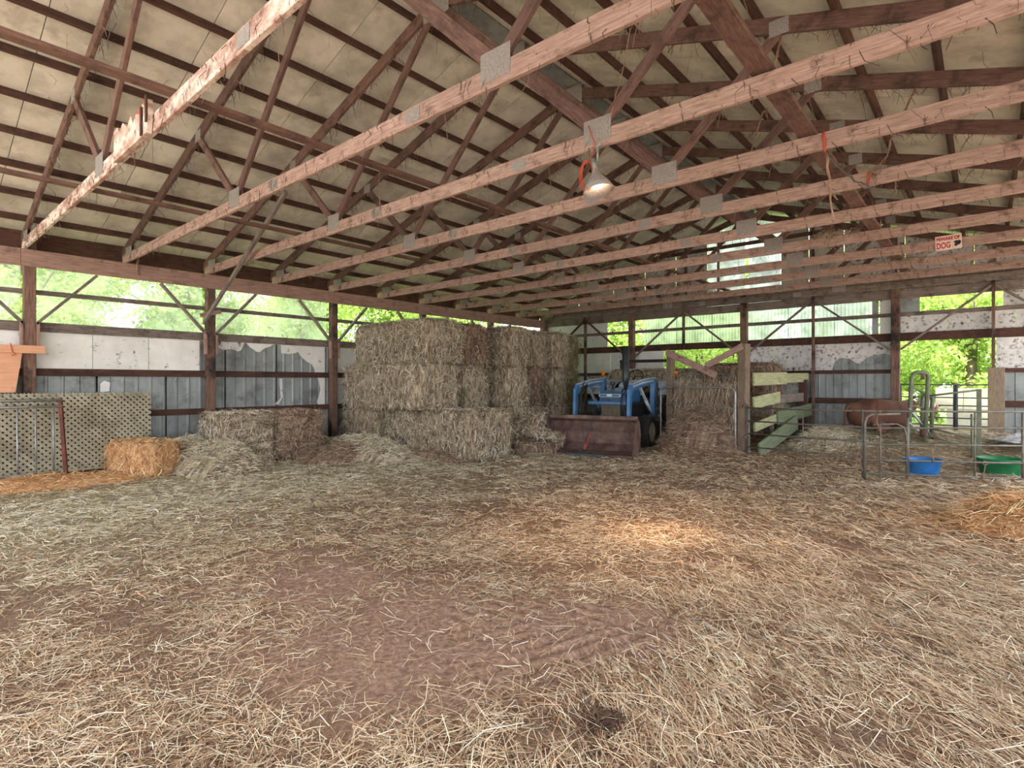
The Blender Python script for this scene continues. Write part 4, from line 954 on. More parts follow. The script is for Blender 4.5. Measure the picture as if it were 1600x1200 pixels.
m = MB(); m.beam(fp(0, 1.62, 0), fp(el, 1.60, 0), .012, .012); FP(m, 'wire', 'galv')
for i in range(6): m = MB(); m.beam(fp(.08, .45+i*.2, -.02), fp(el-.1, .40+i*.2, -.02), .006, .006); FP(m, 'wire', 'galv')
for i in range(7): m = MB(); m.beam(fp(.25+i*.22, .3, -.02), fp(.25+i*.22, 1.62, -.02), .006, .006); FP(m, 'wire', 'galv')
def rounded(s0, s1, z0, z1, r, f):
    pts = []
    for cx_, cz_, a0 in ((s0+r, z0+r, PI), (s1-r, z0+r, 1.5*PI), (s1-r, z1-r, 0), (s0+r, z1-r, .5*PI)):
        for t in np.linspace(0, PI/2, 6): a = a0+t; pts.append(f(cx_+r*math.cos(a), cz_+r*math.sin(a)))
    return pts
pf = empty('feeder_gate', (5.3, 11.38, FZ), label='white-grey round-cornered pipe panel standing across the feeder posts', cat='gate')
MB().tube(rounded(-.12, el-.1, .02, 1.34, .13, lambda s, z: fp(s, z+FZ*.0, .13)), .021, 8, closed=True).build('frame', M['galv'], pf)
MB().tube([fp(.0, .95, .13), fp(1.0, 1.02, .13), fp(el-.12, .93, .13)], .008, 6).build('wire', M['galv'], pf)
MB().tube([fp(el-.32, .1, .13), fp(el-.34, 1.0, .13)], .012, 6).build('wire', M['galv'], pf)
# hay caught in the feeder: upright stalks
me_, _, _ = bale_mesh('hay_mass', 1.45, .34, 1.15, M['haybrown'], 61, amp=.05, rnd=.12)
hy = obj_from(me_, 'loose_hay', None, tuple(Vector((5.3, 11.38, 0))+eu*.93+en*-.22+Vector((0, 0, .05))), (0, 0, math.atan2(eu.y, eu.x))); tag(hy, 'upright mass of brown hay stalks caught behind the feeder wires', 'hay', kind='stuff')
n = 5200; sx = RNG.uniform(-.75, .78, n); sz = RNG.beta(1.5, 1.3, n)*1.45+.05; sy = -.17-RNG.uniform(0, .16, n)-(1.2-np.minimum(sz, 1.2))*.12*RNG.random(n)
D_ = np.stack([RNG.normal(0, .35, n), RNG.normal(0, .25, n), -np.ones(n)], 1); D_ /= np.linalg.norm(D_, axis=1)[:, None]
s_ = obj_from(strands_mesh('stalks', np.stack([sx, sy, sz], 1), D_, RNG.uniform(.08, .32, n), RNG.uniform(.004, .009, n), pal(n, HAYB+HAYC[:3], .25), curl=.5, flat=False), 'stalks', hy); s_['kind'] = 'stuff'

# ================================================================== PLANK PARTITION
pp = empty('plank_partition', (7.16, 10.95, .0), label='pale green plank side of the pen running back to the wall', cat='fence')
A_ = Vector((0, .05, 0)); E_ = Vector((.38, 2.72, 0)); dvv = (E_-A_)
def plank(t0, t1, z0, z1, h, mat='greenplank', off=0):
    p0 = A_+dvv*t0+Vector((off, 0, z0)); p1 = A_+dvv*t1+Vector((off, 0, z1)); m = MB(); m.beam(p0, p1, .04, h, (0, 0, 1), c=.005); return m.build('plank', M[mat], pp)
plank(-.02, .52, 1.50, 1.53, .25, off=.06); plank(.50, 1.0, 1.53, 1.55, .20, off=.0)
plank(-.02, .40, 1.05, 1.14, .23, off=.06); plank(.38, 1.0, 1.10, 1.12, .19, 'greylumber')
plank(-.0, .42, .58, .74, .18, off=.05); plank(.34, .98, .72, .84, .27, 'darkgreenplank', off=.09)
plank(-.02, .62, .14, .60, .30, 'darkgreenplank', off=.16)
m = MB(); m.beam(A_+dvv*.33+Vector((.0, 0, .2)), A_+dvv*.30+Vector((0, 0, 1.66)), .05, .07, (1, 0, 0)); m.build('stave', M['greylumber'], pp)
m = MB(); m.beam(A_+dvv*.93+Vector((-.02, 0, 0)), A_+dvv*.93+Vector((-.02, 0, 1.5)), .16, .16, (1, 0, 0)); m.build('post', M['dark'], pp)

# ================================================================== PEN GATES
def gate(name, A, B, za, zb, label, mat='dull', r=.014, posts=(), endcap=None, uprights=()):
    A = Vector(A+(0,)); B = Vector(B+(0,)); g_ = empty(name, (A.x, A.y, 0), label=label, cat='gate'); d = B-A
    for a, b in zip(za, zb): m = MB(); m.tube([(0, 0, a), tuple(d*.5+Vector((0, 0, (a+b)/2-.008))), tuple(d+Vector((0, 0, b)))], r, 8); m.build('rail', M[mat], g_)
    for t, z0, z1, rr_ in uprights:
        p = d*t; m = MB(); m.tube([p+Vector((0, 0, z0)), p+Vector((0, 0, z1))], rr_, 8); m.build('upright', M[mat], g_)
    return g_
PA, PB, PC = (7.12, 10.82), (9.21, 9.55), (12.15, 11.85)
g1 = gate('pipe_gate', PA, PB, (.96, .71, .47, .22), (1.02, .78, .57, .34), 'long four-rail pipe gate closing the pen, left of the tubs', 'dull', .014, uprights=((0.0, .0, 1.0, .028), (.02, -.0, 1.0, .02), (.54, .02, 1.0, .008), (.985, .02, 1.04, .014)))
m = MB(); m.tube([(0.0, -.03, .68), (0.05, -.05, .66)], .035, 8); m.tube([(-.02, -.03, .42), (.02, -.05, .40)], .04, 8); m.tube([(0, -.03, .08), (.03, -.05, .06)], .04, 8); m.build('hinge', M['rust'], g1)
g2 = gate('pipe_gate', PB, PC, (1.02, .77, .53, .30, .10), (1.02, .79, .52, .25, .0), 'five-rail pipe gate in front of the blue and green tubs', 'dull', .015, uprights=((.165, .05, .92, .018), (.06, .02, .85, .012), (.42, .0, 1.0, .013), (.60, .0, 1.0, .016), (1, 0, 1.05, .03)))
dd = (Vector(PC+(0,))-Vector(PB+(0,))).normalized()
m = MB(); m.tube([(0, 0, 0), (0, 0, .84), tuple(dd*.03+Vector((0, 0, .93))), tuple(dd*.10+Vector((0, 0, .97))), tuple(dd*.5+Vector((0, 0, .98)))], .019, 8); m.build('end_bow', M['dull'], g2)
m = MB(); m.tube([tuple(dd*.12+Vector((0, 0, .82))), tuple(dd*.46+Vector((0, 0, .83))), tuple(dd*.56+Vector((0, 0, .78))), tuple(dd*.60+Vector((0, 0, .66))), tuple(dd*.6)], .014, 8); m.build('inner_bow', M['dull'], g2)
def tie(p, label, L=.16, c='twine', seed=0):
    rr_ = random.Random(seed); m = MB()
    m.tube([(math.cos(t)*.03, math.sin(t)*.012, math.sin(t)*.03) for t in np.linspace(0, 2*PI, 10)[:-1]], .006, 5, closed=True)
    m.tube([(0, 0, -.02), (rr_.uniform(-.02, .02), 0, -L*.5), (rr_.uniform(-.05, .05), .01, -L)], .006, 5, radii=[.006, .008, .012])
    o = m.build('twine_tie', M[c], None, p); tag(o, label, 'twine', 'twine ties knotted on the pen gates'); return o
tie((9.36, 9.63, 1.0), 'pale twine hanging from the top rail where the two pipe gates meet', .28, seed=1)
tie((9.14, 9.55, .33), 'twine tied round the lowest rails where the two gates meet', .2, seed=2)
tie((9.98, 10.12, .50), 'short frayed twine hanging from the gate rail above the blue tub', .22, seed=3)
tie((10.56, 10.55, .27), 'twine knotted between the blue tub and the green tub', .24, seed=4)
m = MB()
for i in range(9):
    a = random.uniform(0, 2*PI); m.tube([(0, 0, 0), (math.cos(a)*.06, math.sin(a)*.04, random.uniform(-.02, .05)), (math.cos(a)*.12, math.sin(a)*.06, random.uniform(-.12, .03))], .006, 5)
o = m.build('twine_tangle', M['twine'], None, (7.1, 10.75, 1.04)); tag(o, 'tangle of twine and hay knotted at the gate hinge by the feeder post', 'twine')
# ------------------------------------------------------------------ head gate with arch
def cam2w(r, d, z): return Vector((10.55+r*.7576-d*.6527, r*.6527+d*.7576, z))
hg = empty('head_gate', cam2w(7.42, 10.0, 0)[:3], label='olive pipe cattle head gate with tall arch standing before the cow', cat='gate')
O_ = hg.location.copy()
def HP(r, d, z): return cam2w(r, d, z)-O_
def arch(r0, r1, d, z0, z1, rad, lean=0, name='arch', d1=None, mat='olive'):
    d1 = d if d1 is None else d1; c = .09; pts = [HP(r0, d, z0), HP(r0+lean*.9, d, z1-c), HP(r0+lean+c*.3, d, z1-.02), HP(r0+lean+c, d, z1), HP(r1+lean-c, d1, z1), HP(r1+lean-c*.3, d1, z1-.02), HP(r1+lean*.9, d1, z1-c), HP(r1, d1, z0)]
    m = MB(); m.tube(pts, rad, 10); return m.build(name, M[mat], hg)
arch(7.22, 7.52, 10.0, .22, 1.62, .036, .08)
arch(7.66, 7.84, 10.25, .3, 1.22, .034, .02)
for z0, z1 in ((1.36, 1.16), (1.02, .93), (.86, .62), (.60, .42)):
    m = MB(); m.tube([HP(7.28, 9.97, z0), HP(7.84, 10.25, z1)], .018, 8); m.build('rail', M['olive'], hg)
for z0, z1 in ((.98, .42), (.72, .30)):
    m = MB(); m.tube([HP(7.2, 9.95, z0), HP(7.75, 10.1, z1)], .022, 8); m.build('brace', M['galv'], hg)
m = MB(); m.box(-.03, .03, -.02, .02, -.06, .06); m.build('latch', M['rust'], hg, HP(7.44, 9.93, 1.55)); m = MB(); m.tube([(0, 0, -.05), (0, 0, .05)], .043, 8); m.build('hinge', M['redbrown'], hg, HP(7.46, 9.95, .52))
m = MB(); m.tube([(0, 0, -.05), (0, 0, .05)], .04, 8); m.build('hinge', M['redbrown'], hg, HP(7.76, 10.1, .42))
sp_ = empty('pen_gate', cam2w(8.1, 9.5, 0)[:3], label='short olive gate with thick end post between head gate and green tub', cat='gate'); O_ = sp_.location.copy()
m = MB(); m.beam(HP(8.05, 9.45, -.0), HP(8.05, 9.45, 1.33), .07, .07); m.build('end_post', M['olive'], sp_)
m = MB(); m.tube([HP(7.9, 9.4, .0), HP(7.88, 9.4, .9)], .018, 8); m.build('upright', M['olive'], sp_)
for a, b in ((1.20, 1.31), (.62, .46), (.47, .30), (.30, .12)):
    m = MB(); m.tube([HP(7.5, 9.85, a), HP(8.03, 9.45, b)], .017, 8); m.build('rail', M['olive'], sp_)
fg = gate('pipe_gate', (9.2, 14.15), (11.6, 14.15), (1.40, 1.14, .98, .73, .58), (1.40, 1.14, .98, .73, .58), 'dark thin-railed gate outside the bright doorway', 'darkmetal', .012, uprights=((.38, .1, 1.4, .04), (0, 0, 1.42, .03), (1, 0, 1.42, .03)))

# ================================================================== TUBS, FORK, TARP
def tub(x_, y_, R, h, mat, label):
    z0 = float(HT(x_, y_))+.0; prof_ = [(.0001, .012), (R*.72, .0), (R*.76, .02), (R*.93, h-.03), (R*1.0, h-.02), (R*1.0, h), (R*.94, h), (R*.90, h-.03), (R*.73, .035), (.0001, .035)]
    m = MB(); m.lathe(prof_, 36); o = m.build('feed_tub', M[mat], None, (x_, y_, z0)); tag(o, label, 'tub'); return o
tub(9.82, 10.66, .26, .27, 'bluetub', 'round blue plastic feed tub behind the gate rails')
tub(10.74, 11.5, .32, .27, 'greentub', 'round dark green plastic feed tub right of the blue one')
pk = empty('pitchfork', (10.78, 5.22, .03), label='light tines of a fork lying at the right edge of the floor', cat='fork')
PD = Vector((.78, .60, .02)).normalized(); PN = Vector((-.6, .78, 0))
for i in range(5): m = MB(); m.tube([PN*(i-2)*.05, PN*(i-2)*.05+PD*.17+Vector((0, 0, .03)), PN*(i-2)*.045+PD*.34+Vector((0, 0, .04))], .007, 6, radii=[.003, .007, .008]); m.build('tine', M['chrome'], pk)
m = MB(); m.tube([PN*-.11+PD*.34+Vector((0, 0, .04)), PN*.11+PD*.34+Vector((0, 0, .04))], .014, 8); m.build('crossbar', M['galv'], pk)
m = MB(); m.tube([PD*.34+Vector((0, 0, .04)), PD*1.5+Vector((0, 0, .10))], .017, 10); m.build('handle', M['ply'], pk)
m = MB(); na, nb = 26, 16
for i in range(na):
    for j in range(nb):
        u, v = i/(na-1), j/(nb-1); e_ = math.sin(PI*u)*math.sin(PI*v)
        m.v.append(((u-.5)*1.3, (v-.5)*.7, .05+e_*.16+(.16*float(fbm(u*9, v*7, 1.3, 3, 2))-.08)*e_**.3))
for i in range(na-1):
    for j in range(nb-1): a = i*nb+j; m.face((a, a+1, a+nb+1, a+nb), None, 0, True)
o = m.build('crumpled_tarp', M['dirtytarp'], None, (11.25, 12.85, float(HT(11.25, 12.85))+.0), (0, 0, .6)); tag(o, 'crumpled black and white tarp on the ground by the doorway', 'tarp')
m2 = o.modifiers.new('thick', 'SOLIDIFY'); m2.thickness = .01

# ================================================================== COW (lying, head raised)
def skin(name, joints, edges, mat, parent=None, loc=(0, 0, 0), rot=(0, 0, 0), sub=2, root=0):
    me_ = bpy.data.meshes.new(name); me_.from_pydata([j[:3] for j in joints], edges, []); me_.materials.append(M[mat])
    o = bpy.data.objects.new(name, me_); link(o, parent); o.location = loc; o.rotation_euler = rot
    sk = o.modifiers.new('skin', 'SKIN'); sk.use_smooth_shade = True
    if not me_.skin_vertices: me_.skin_vertices.new()
    for i, j in enumerate(joints):
        sv = me_.skin_vertices[0].data[i]; sv.radius = (j[3], j[4] if len(j) > 4 else j[3]); sv.use_root = (i == root)
    sb = o.modifiers.new('sub', 'SUBSURF'); sb.levels = sub; sb.render_levels = sub; return o
cx0 = cam2w(7.25, 10.85, 0); cz0 = float(HT(cx0.x, cx0.y))-.02
# local x towards the head; y across; z up
J = [(-.52, 0, .44, .17, .20), (-.25, 0, .42, .25, .25), (.05, 0, .40, .26, .27), (.32, 0, .42, .21, .25), (.50, 0, .47, .15, .18), (.64, .0, .55, .11, .14), (.74, 0, .61, .10, .11),
     (-.60, 0, .56, .05), (-.66, 0, .40, .025), (-.64, .05, .16, .02),
     (-.30, -.27, .22, .12), (-.02, -.34, .12, .075), (-.30, -.38, .07, .04), (-.12, -.40, .06, .035),
     (.30, -.22, .20, .10), (.50, -.24, .10, .06), (.32, -.27, .06, .04),
     (-.30, .25, .20, .12), (-.05, .30, .12, .07), (.30, .2, .18, .09), (.52, .2, .08, .05)]
Ed = [(0, 1), (1, 2), (2, 3), (3, 4), (4, 5), (5, 6), (0, 7), (7, 8), (8, 9), (1, 10), (10, 11), (11, 12), (12, 13), (3, 14), (14, 15), (15, 16), (1, 17), (17, 18), (3, 19), (19, 20)]
cow = skin('cow', J, Ed, 'cow', None, (cx0.x, cx0.y, cz0), (0, 0, math.radians(40.75)), root=2); tag(cow, 'brown cow with whitish face lying in the pen behind the rails', 'cow')
hdj = [(0, 0, 0, .105, .12), (.10, 0, -.02, .10, .11), (.22, 0, -.07, .075, .08), (.32, 0, -.11, .062, .062)]
hdo = skin('head', hdj, [(0, 1), (1, 2), (2, 3)], 'cowwhite', cow, (.80, 0, .63), (0, 0, 0), root=0)
m = MB(); m.lathe([(.0001, .035), (.035, .03), (.056, .0), (.05, -.03), (.0001, -.04)], 16, 'x'); m.build('muzzle', M['pink'], cow, (1.15, 0, .515))
for s in (-1, 1):
    m = MB(); m.lathe([(.0001, -.09), (.03, -.06), (.042, 0), (.02, .06), (.0001, .08)], 12, 'y'); e_ = m.build('ear', M['cow'], cow, (.78, s*.15, .69), (s*-.3, 0, 0)); e_.scale = (.45, 1, 1)
    m = MB(); m.lathe([(.0001, -.016), (.013, -.008), (.016, 0), (.0001, .014)], 12, 'y'); m.build('eye', M['black'], cow, (.96, s*.093, .66))
    m = MB(); m.tube([(1.19, s*.025, .535), (1.2, s*.027, .532)], .01, 8); m.build('nostril', M['black'], cow)

# ================================================================== SIGN, LAMP, CORDS
sg = empty('warning_sign', (10.16, Yk(7)-.03, 3.455), label='small white sign with red letters BEWARE OF DOG on a lower beam', cat='sign')
sg.rotation_euler = (0, math.radians(-2), 0)
m = MB(); m.box(-.15, .15, -.0015, .0015, -.105, .105, c=.0005); m.build('sign_plate', M['signwhite'], sg)
def text(body, name, size, loc, mat, parent, ext=.0006, rot=(PI/2, 0, 0), sx=1.0):
    cu = bpy.data.curves.new(name, 'FONT'); cu.body = body; cu.size = size; cu.extrude = ext; cu.offset = .0028; cu.align_x = 'LEFT'; cu.materials.append(M[mat])
    t_ = bpy.data.objects.new(name, cu); COL.objects.link(t_); bpy.context.view_layer.update()
    me_ = bpy.data.meshes.new_from_object(t_.evaluated_get(bpy.context.evaluated_depsgraph_get())); bpy.data.objects.remove(t_)
    o = bpy.data.objects.new(name, me_); link(o, parent); o.location = loc; o.rotation_euler = rot; o.scale = (sx, 1, 1); return o
text('BEWARE OF', 'lettering', .062, (-.135, -.003, .038), 'signred', sg, sx=.78); text('DOG', 'lettering', .118, (-.14, -.003, -.075), 'signred', sg, sx=.60)
m = MB(); m.prism([(a_*.85+.038, b_*.9-.004) for a_, b_ in [(.035, -.06), (.06, -.075), (.075, -.05), (.095, -.055), (.115, -.03), (.12, .0), (.10, .022), (.085, .012), (.06, .02), (.03, .008), (.022, -.008), (.05, -.02), (.03, -.035)]], -.0035, -.0018, lambda a, b, t: (a, t, b)); m.build('dog_head_mark', M['signblack'], sg)
# clamp lamp
lp_ = Vector((8.17, Yk(2)-.07, 3.07)); aim = (Vector((8.16, 4.92, 0))-lp_).normalized()
lm = empty('clamp_lamp', lp_, label='aluminium clamp lamp with lit bulb hanging under a beam by orange cord', cat='lamp')
q = aim.to_track_quat('-Z', 'Y')
m = MB(); m.lathe([(.024, .12), (.03, .085), (.045, .06), (.095, -.01), (.128, -.075), (.125, -.076), (.091, -.012), (.04, .055), (.02, .08)], 28); sh = m.build('lamp_shade', M['gusset'], lm); q2 = (Vector((8.75, 3.9, 0))-lp_).to_track_quat('-Z', 'Y'); sh.rotation_euler = q2.to_euler()
m = MB(); m.tube([(0, 0, .08), (0, 0, .20)], .022, 12); so = m.build('socket', M['galv'], lm); so.rotation_euler = q2.to_euler()
m = MB(); m.lathe([(.0001, -.055), (.035, -.045), (.045, -.015), (.03, .03), (.015, .06)], 16); bu = m.build('bulb', M['bulb'], lm); bu.rotation_euler = q2.to_euler()
m = MB(); m.tube([(0, .0, .16), (.02, -.02, .26), (-.03, -.02, .28)], .01, 6); m.beam((-.05, -.0, .26), (.04, 0, .30), .03, .02); m.build('clamp', M['galv'], lm)
m = MB()
for k in range(4): m.tube([(-.075+.05*math.cos(t)*(1+.15*k)-.01*k, -.03+.012*k, .08+.10*math.sin(t)*(1+.1*k)) for t in np.linspace(0, 2*PI, 17)[:-1]], .0035, 6, closed=True)
m.tube([(-.05, -.02, .18), (-.01, -.03, .27), (.0, -.03, .30), (-.06, .0, .42), (-.10, .03, .50)], .005, 6); m.build('cord', M['orangecord'], lm)
for e_, sz_ in ((150, 24), (75, 80)):      # reflector hot spot and its wide spill
    L_ = bpy.data.lights.new('lamp_light', 'SPOT'); L_.energy = e_; L_.spot_size = math.radians(sz_); L_.spot_blend = 1.0; L_.color = (1, .66, .40); L_.shadow_soft_size = .05
    lo = bpy.data.objects.new('lamp_light', L_); link(lo, lm); lo.location = aim*.10; lo.rotation_euler = q.to_euler()
# cords and twine hanging from the beams; end points read off the beams
def hang(pts, r, mat, label, name='hanging_twine', group='twine strands hanging from the roof beams', cat='twine', fr=True, seed=0):
    rr_ = random.Random(seed); P_ = []
    for a, b in zip(pts[:-1], pts[1:]):
        a, b = Vector(a), Vector(b); nseg = 5
        for i in range(nseg): P_.append(a.lerp(b, i/nseg)+Vector((rr_.uniform(-1, 1), rr_.uniform(-1, 1), rr_.uniform(-1, 1)))*.008)
    P_.append(Vector(pts[-1])); o0 = P_[0].copy(); m = MB(); m.tube([p-o0 for p in P_], r, 5, radii=[r*rr_.uniform(.7, 1.5) for _ in P_])
    if fr:
        for i in range(5):
            p = P_[rr_.randrange(1, len(P_))]-o0; m.tube([p, p+Vector((rr_.uniform(-.05, .05), rr_.uniform(-.04, .04), rr_.uniform(-.12, -.02)))], r*.5, 4)
    o = m.build(name, M[mat], None, o0); return tag(o, label, cat, group)
def onk(px, py, k, dy=-.03): return unp(px, py, Y=Yk(k)+dy)
hang([onk(1286, 205, 3), onk(1289, 238, 3)], .008, 'orangecord', 'bright orange cord looped over a beam right of the ridge', 'orange_cord', None, 'cord', False)
hang([onk(1357, 268, 4), onk(1356, 290, 4)], .008, 'orangecord', 'small orange cord scrap on the beam behind the longer orange loop', 'orange_cord', None, 'cord', False)
hang([onk(1288, 240, 3), onk(1310, 262, 3.4), onk(1335, 282, 3.8), onk(1357, 291, 4)], .007, 'darkmetal', 'dark cable sagging between the two orange cords', 'dark_cable', None, 'cable', False)
hang([onk(1292, 238, 3), onk(1296, 290, 3), onk(1302, 345, 3)], .009, 'twine', 'long frayed twine hanging below the orange cord loop', seed=3)
hang([onk(1230, -10, 3, .3), onk(1222, 50, 3, .3), onk(1208, 108, 3, .3)], .008, 'twine', 'twine hanging beside the wide tie board near the picture top', seed=4)
hang([onk(1436, 100, 4, .2), onk(1428, 145, 4, .2), onk(1410, 178, 4, .2)], .008, 'twine', 'twine slanting down to the beam below the second right rafter', seed=5)
hang([onk(1394, 212, 4), onk(1385, 245, 4), onk(1356, 275, 4)], .007, 'twine', 'twine running down to the small orange scrap', seed=6)
hang([onk(986, 45, 2, .2), onk(975, 105, 2, .1), onk(955, 180, 2)], .005, 'twine', 'thin twine running down to the gusset above the clamp lamp', seed=7)
hang([onk(592, 268, 2), onk(594, 328, 2)], .004, 'twine', 'thin dark string hanging from the third beam', seed=8)
hang([onk(1398, 265, 5), onk(1399, 306, 5)], .007, 'twine', 'short twine hanging from a beam left of the warning sign', seed=9)
hang([onk(1376, 343, 7), onk(1378, 388, 7)], .009, 'twine', 'dusty clump of twine hanging near the warning sign', seed=10)
hang([onk(912, 385, 6), onk(912, 410, 6)], .006, 'twine', 'short twine hanging over the stack end of the barn', seed=11)
hang([onk(1166, 265, 4), onk(1192, 175, 3.5), onk(1200, 170, 3.4)], .008, 'twine', 'twine stretched from beam to beam left of the wide tie board', seed=12)
m = MB()
for i in range(7):
    a = i*.9; m.tube([(0, -.02, .10), (.04*math.cos(a), -.04, .0), (.03*math.cos(a+1), -.05, -.10), (.015*math.cos(a), -.03, -.18)], .012, 6)
o = m.build('rag_bundle', M['twine'], None, unp(219, 412, X=.06)); tag(o, 'knotted rag bundle hanging where the second truss meets the left wall', 'rag')
# hay tufts and old nests on the beams
for i, (px, py, k, s_) in enumerate(((925, 384, 6, 1), (1000, 395, 7, 1.2), (1060, 420, 8, 1), (1105, 452, 9, .9), (870, 402, 6, .7), (1420, 395, 8, .9), (1300, 335, 6, .8))):
    p = onk(px, py, k, 0); n = 260; th = RNG.uniform(0, 2*PI, n); D_ = np.stack([np.cos(th), np.sin(th)*.8, RNG.normal(-.05, .35, n)], 1); D_ /= np.linalg.norm(D_, axis=1)[:, None]
    P_ = RNG.normal(0, 1, (n, 3))*(.16*s_, .03, .02)+(0, 0, .02)
    o = obj_from(strands_mesh('nest', P_, D_, RNG.uniform(.05, .2, n), RNG.uniform(.003, .006, n), pal(n, HAYC+HAYB), curl=.6, droop=.5, flat=False), 'hay_tuft', None, (p.x, p.y, ZC1+.005))
    tag(o, ['hay tuft on a far beam above the tractor', 'larger hay tuft on a far beam above the feeder', 'hay tuft on the ninth beam left of the ridge', 'hay tuft on the last beam near the ridge post', 'small hay tuft on a beam above the bale stack', 'hay tuft on the beam left below the warning sign', 'small hay tuft on the beam below the hanging orange cord'][i], 'hay tuft', 'hay tufts lodged on the roof beams')
# cobwebs clinging to the trusses
n = 900; xs_ = RNG.uniform(0, XR, n); w_ = RNG.random(n) < .5
zz = np.where(w_, ZC0+RNG.uniform(0, .14, n), 3.59+SL*np.where(xs_ < XC, xs_, XR-xs_)-.07)-ZC0
D_ = np.stack([RNG.normal(0, .5, n), RNG.normal(0, .2, n), -np.ones(n)], 1); D_ /= np.linalg.norm(D_, axis=1)[:, None]
cwm = strands_mesh('cobweb', np.stack([xs_, RNG.choice([-.022, .022], n), zz], 1), D_, RNG.gamma(2, .035, n)+.02, RNG.uniform(.003, .007, n), pal(n, [(92, 70, 58), (70, 50, 40), (120, 96, 80)]), curl=.8, flat=False)
for t in TR: c = obj_from(cwm, 'cobweb', t); c['kind'] = 'stuff'
n = 900; D_ = np.stack([RNG.normal(0, .5, n), RNG.normal(0, .5, n), -np.ones(n)], 1); D_ /= np.linalg.norm(D_, axis=1)[:, None]
xs_ = RNG.uniform(0.1, 12.2, n); zz = 3.75+SL*np.where(xs_ < XC, xs_, XR-xs_)
c = obj_from(strands_mesh('cobweb', np.stack([xs_, RNG.uniform(0, 13.5, n), zz], 1), D_, RNG.gamma(2, .06, n)+.03, RNG.uniform(.002, .004, n), pal(n, [(92, 70, 58), (70, 50, 40)]), curl=.9, flat=False), 'cobweb', ce); c['kind'] = 'stuff'

# ================================================================== TREES AND OUTSIDE
def tree_meshes(seed, n, R, H0, H1, leaf):
    r = np.random.default_rng(seed); nb = 34
    bc = np.stack([r.normal(0, R*.5, nb), r.normal(0, R*.5, nb), r.uniform(H0, H1, nb)], 1); br = r.uniform(.5, 1.0, nb)*R*.42
    k = r.integers(0, nb, n); v = r.normal(0, 1, (n, 3)); v /= np.linalg.norm(v, axis=1)[:, None]
    P_ = bc[k]+v*br[k][:, None]*(r.random(n)**.4)[:, None]
    D_ = r.normal(0, 1, (n, 3)); D_[:, 2] -= .6; D_ /= np.linalg.norm(D_, axis=1)[:, None]
    up = v+r.normal(0, .5, (n, 3)); Rr = np.cross(D_, up); Rr /= np.linalg.norm(Rr, axis=1)[:, None]+1e-9
    L_ = r.uniform(.6, 1.3, n)[:, None]*leaf
    V = np.stack([P_, P_+D_*L_*.5+Rr*L_*.34, P_+D_*L_, P_+D_*L_*.5-Rr*L_*.34], 1)
    me_ = bpy.data.meshes.new('crown'); me_.vertices.add(n*4); me_.vertices.foreach_set('co', V.reshape(-1).astype(np.float32)); me_.loops.add(n*4); me_.loops.foreach_set('vertex_index', np.arange(n*4, dtype=np.int32))
    me_.polygons.add(n); me_.polygons.foreach_set('loop_start', (np.arange(n)*4).astype(np.int32)); me_.polygons.foreach_set('loop_total', np.full(n, 4, np.int32))
    ca = me_.color_attributes.new('Col', 'FLOAT_COLOR', 'POINT'); cc = np.ones((n, 4, 4), np.float32); b = r.uniform(.55, 1.15, (n, 1)); y_ = r.uniform(.8, 1.15, (n, 1)); cc[:, :, :3] = np.concatenate([b*y_, b, b*.9], 1)[:, None, :]
    ca.data.foreach_set('color', cc.reshape(-1)); me_.materials.append(M['leaf']); me_.update(calc_edges=True)
    m = MB(); top = H1*.8; m.tube([(0, 0, -.2), (.08, .05, H0*.6), (-.05, .1, (H0+H1)/2), (.1, 0, top)], .1, 10, radii=[.17, .13, .09, .04])
    for i in range(7):
        z_ = H0*.5+(top-H0*.5)*(i+.5)/8; a = i*2.4; q_ = bc[r.integers(0, nb)]
        m.tube([(0, .05, z_), (math.cos(a)*R*.35, math.sin(a)*R*.35, z_+.5), (math.cos(a)*R*.8, math.sin(a)*R*.8, z_+1.1)], .04, 6, radii=[.05, .035, .015])
    return me_, m.mesh('trunk', M['bark'])
TV = [tree_meshes(1, 21000, 2.2, 1.2, 6.5, .13), tree_meshes(2, 21000, 2.4, 1.6, 7.0, .12), tree_meshes(3, 12000, 1.3, .5, 3.2, .09)]
TI = 0
def tree(x_, y_, v, s, label, group, gz=-.12):
    global TI
    o = empty('tree' if v < 2 else 'bush', (x_, y_, gz), random.uniform(0, 6.28), label, 'tree' if v < 2 else 'bush', group)
    c = obj_from(TV[v][0], 'crown', o); c['kind'] = 'stuff'; obj_from(TV[v][1], 'trunk', o); o.scale = (s, s, s); TI += 1; return o
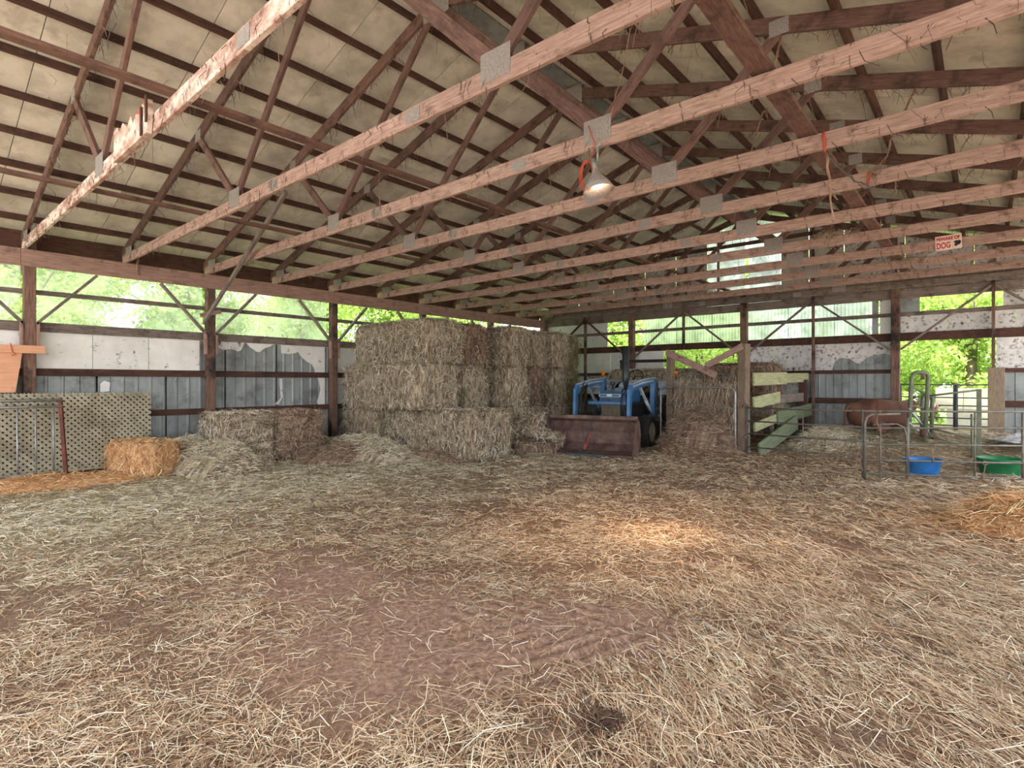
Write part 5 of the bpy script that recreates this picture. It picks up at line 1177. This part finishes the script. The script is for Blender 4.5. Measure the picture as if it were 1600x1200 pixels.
LL = ['leafy tree left of the first wall post, above the board hopper', 'leafy tree in the first wide window bay above the lattice', 'leafy tree in the window bay above the torn insulation', 'leafy tree in the bay left of the big hay stack', 'leafy tree above the front of the hay stack', 'leafy tree above the far columns of the hay stack']
lab_l = 'leafy green tree seen through the open band above the left wall'
for i, (x_, y_, v) in enumerate(((-5.2, -1.2, 0), (-5.3, 2.0, 1), (-5.2, 5.2, 0), (-5.3, 8.6, 1), (-5.2, 12.0, 0), (-5.3, 15.5, 1), (-9.8, 3.4, 0), (-9.9, 10.2, 1), (-9.8, 17, 0))):
    tree(x_, y_, v, random.uniform(.9, 1.02), LL[i] if i < 6 else 'leafy tree in the second row beyond the left wall, behind nearer trees', 'trees beyond the left wall')
LB = ['leafy tree behind the far left corner of the barn', 'leafy tree behind the upper left opening of the back wall', 'leafy tree behind the translucent sheets right of the tractor', 'leafy tree filling the doorway view', 'leafy tree behind the right end of the back wall']
lab_b = 'leafy green tree seen through the openings of the back wall'
for i, (x_, y_, v) in enumerate(((-1, 20, 0), (2.6, 19.6, 1), (6.4, 21.6, 0), (10.2, 22.5, 1), (14.2, 22, 0), (18.5, 21, 1), (1, 26, 0), (9, 27.5, 1), (16, 27, 0))):
    tree(x_, y_, v, random.uniform(.9, 1.15), LB[i] if i < 5 else 'distant leafy tree behind the barn, beyond nearer trees', 'trees behind the barn')
for x_, y_, s, lb in ((2.7, 16.6, 1.05, 'bright leafy bush outside the upper left opening of the back wall'), (4.9, 16.9, 1.05, 'bright leafy bush outside the opening above the feeder'), (8.6, 18.4, .95, 'bright leafy bush left in the doorway view'), (12.2, 18.6, 1.15, 'bright leafy bush right in the doorway view'), (10.4, 19.2, 1.35, 'taller leafy bush in the middle of the doorway view')):
    tree(x_, y_, 2, s, lb, 'bushes close behind the barn')
lw = empty('low_wall', (9.7, 15.9, -.13), label='low pale block wall outside beyond the doorway', cat='wall')
for r_ in range(3):
    for i in range(5):
        MB().box(i*.5+(r_ % 2)*.2, i*.5+.49+(r_ % 2)*.2, 0, .25, r_*.48, r_*.48+.472, c=.01).build('block', M['stone'], lw)
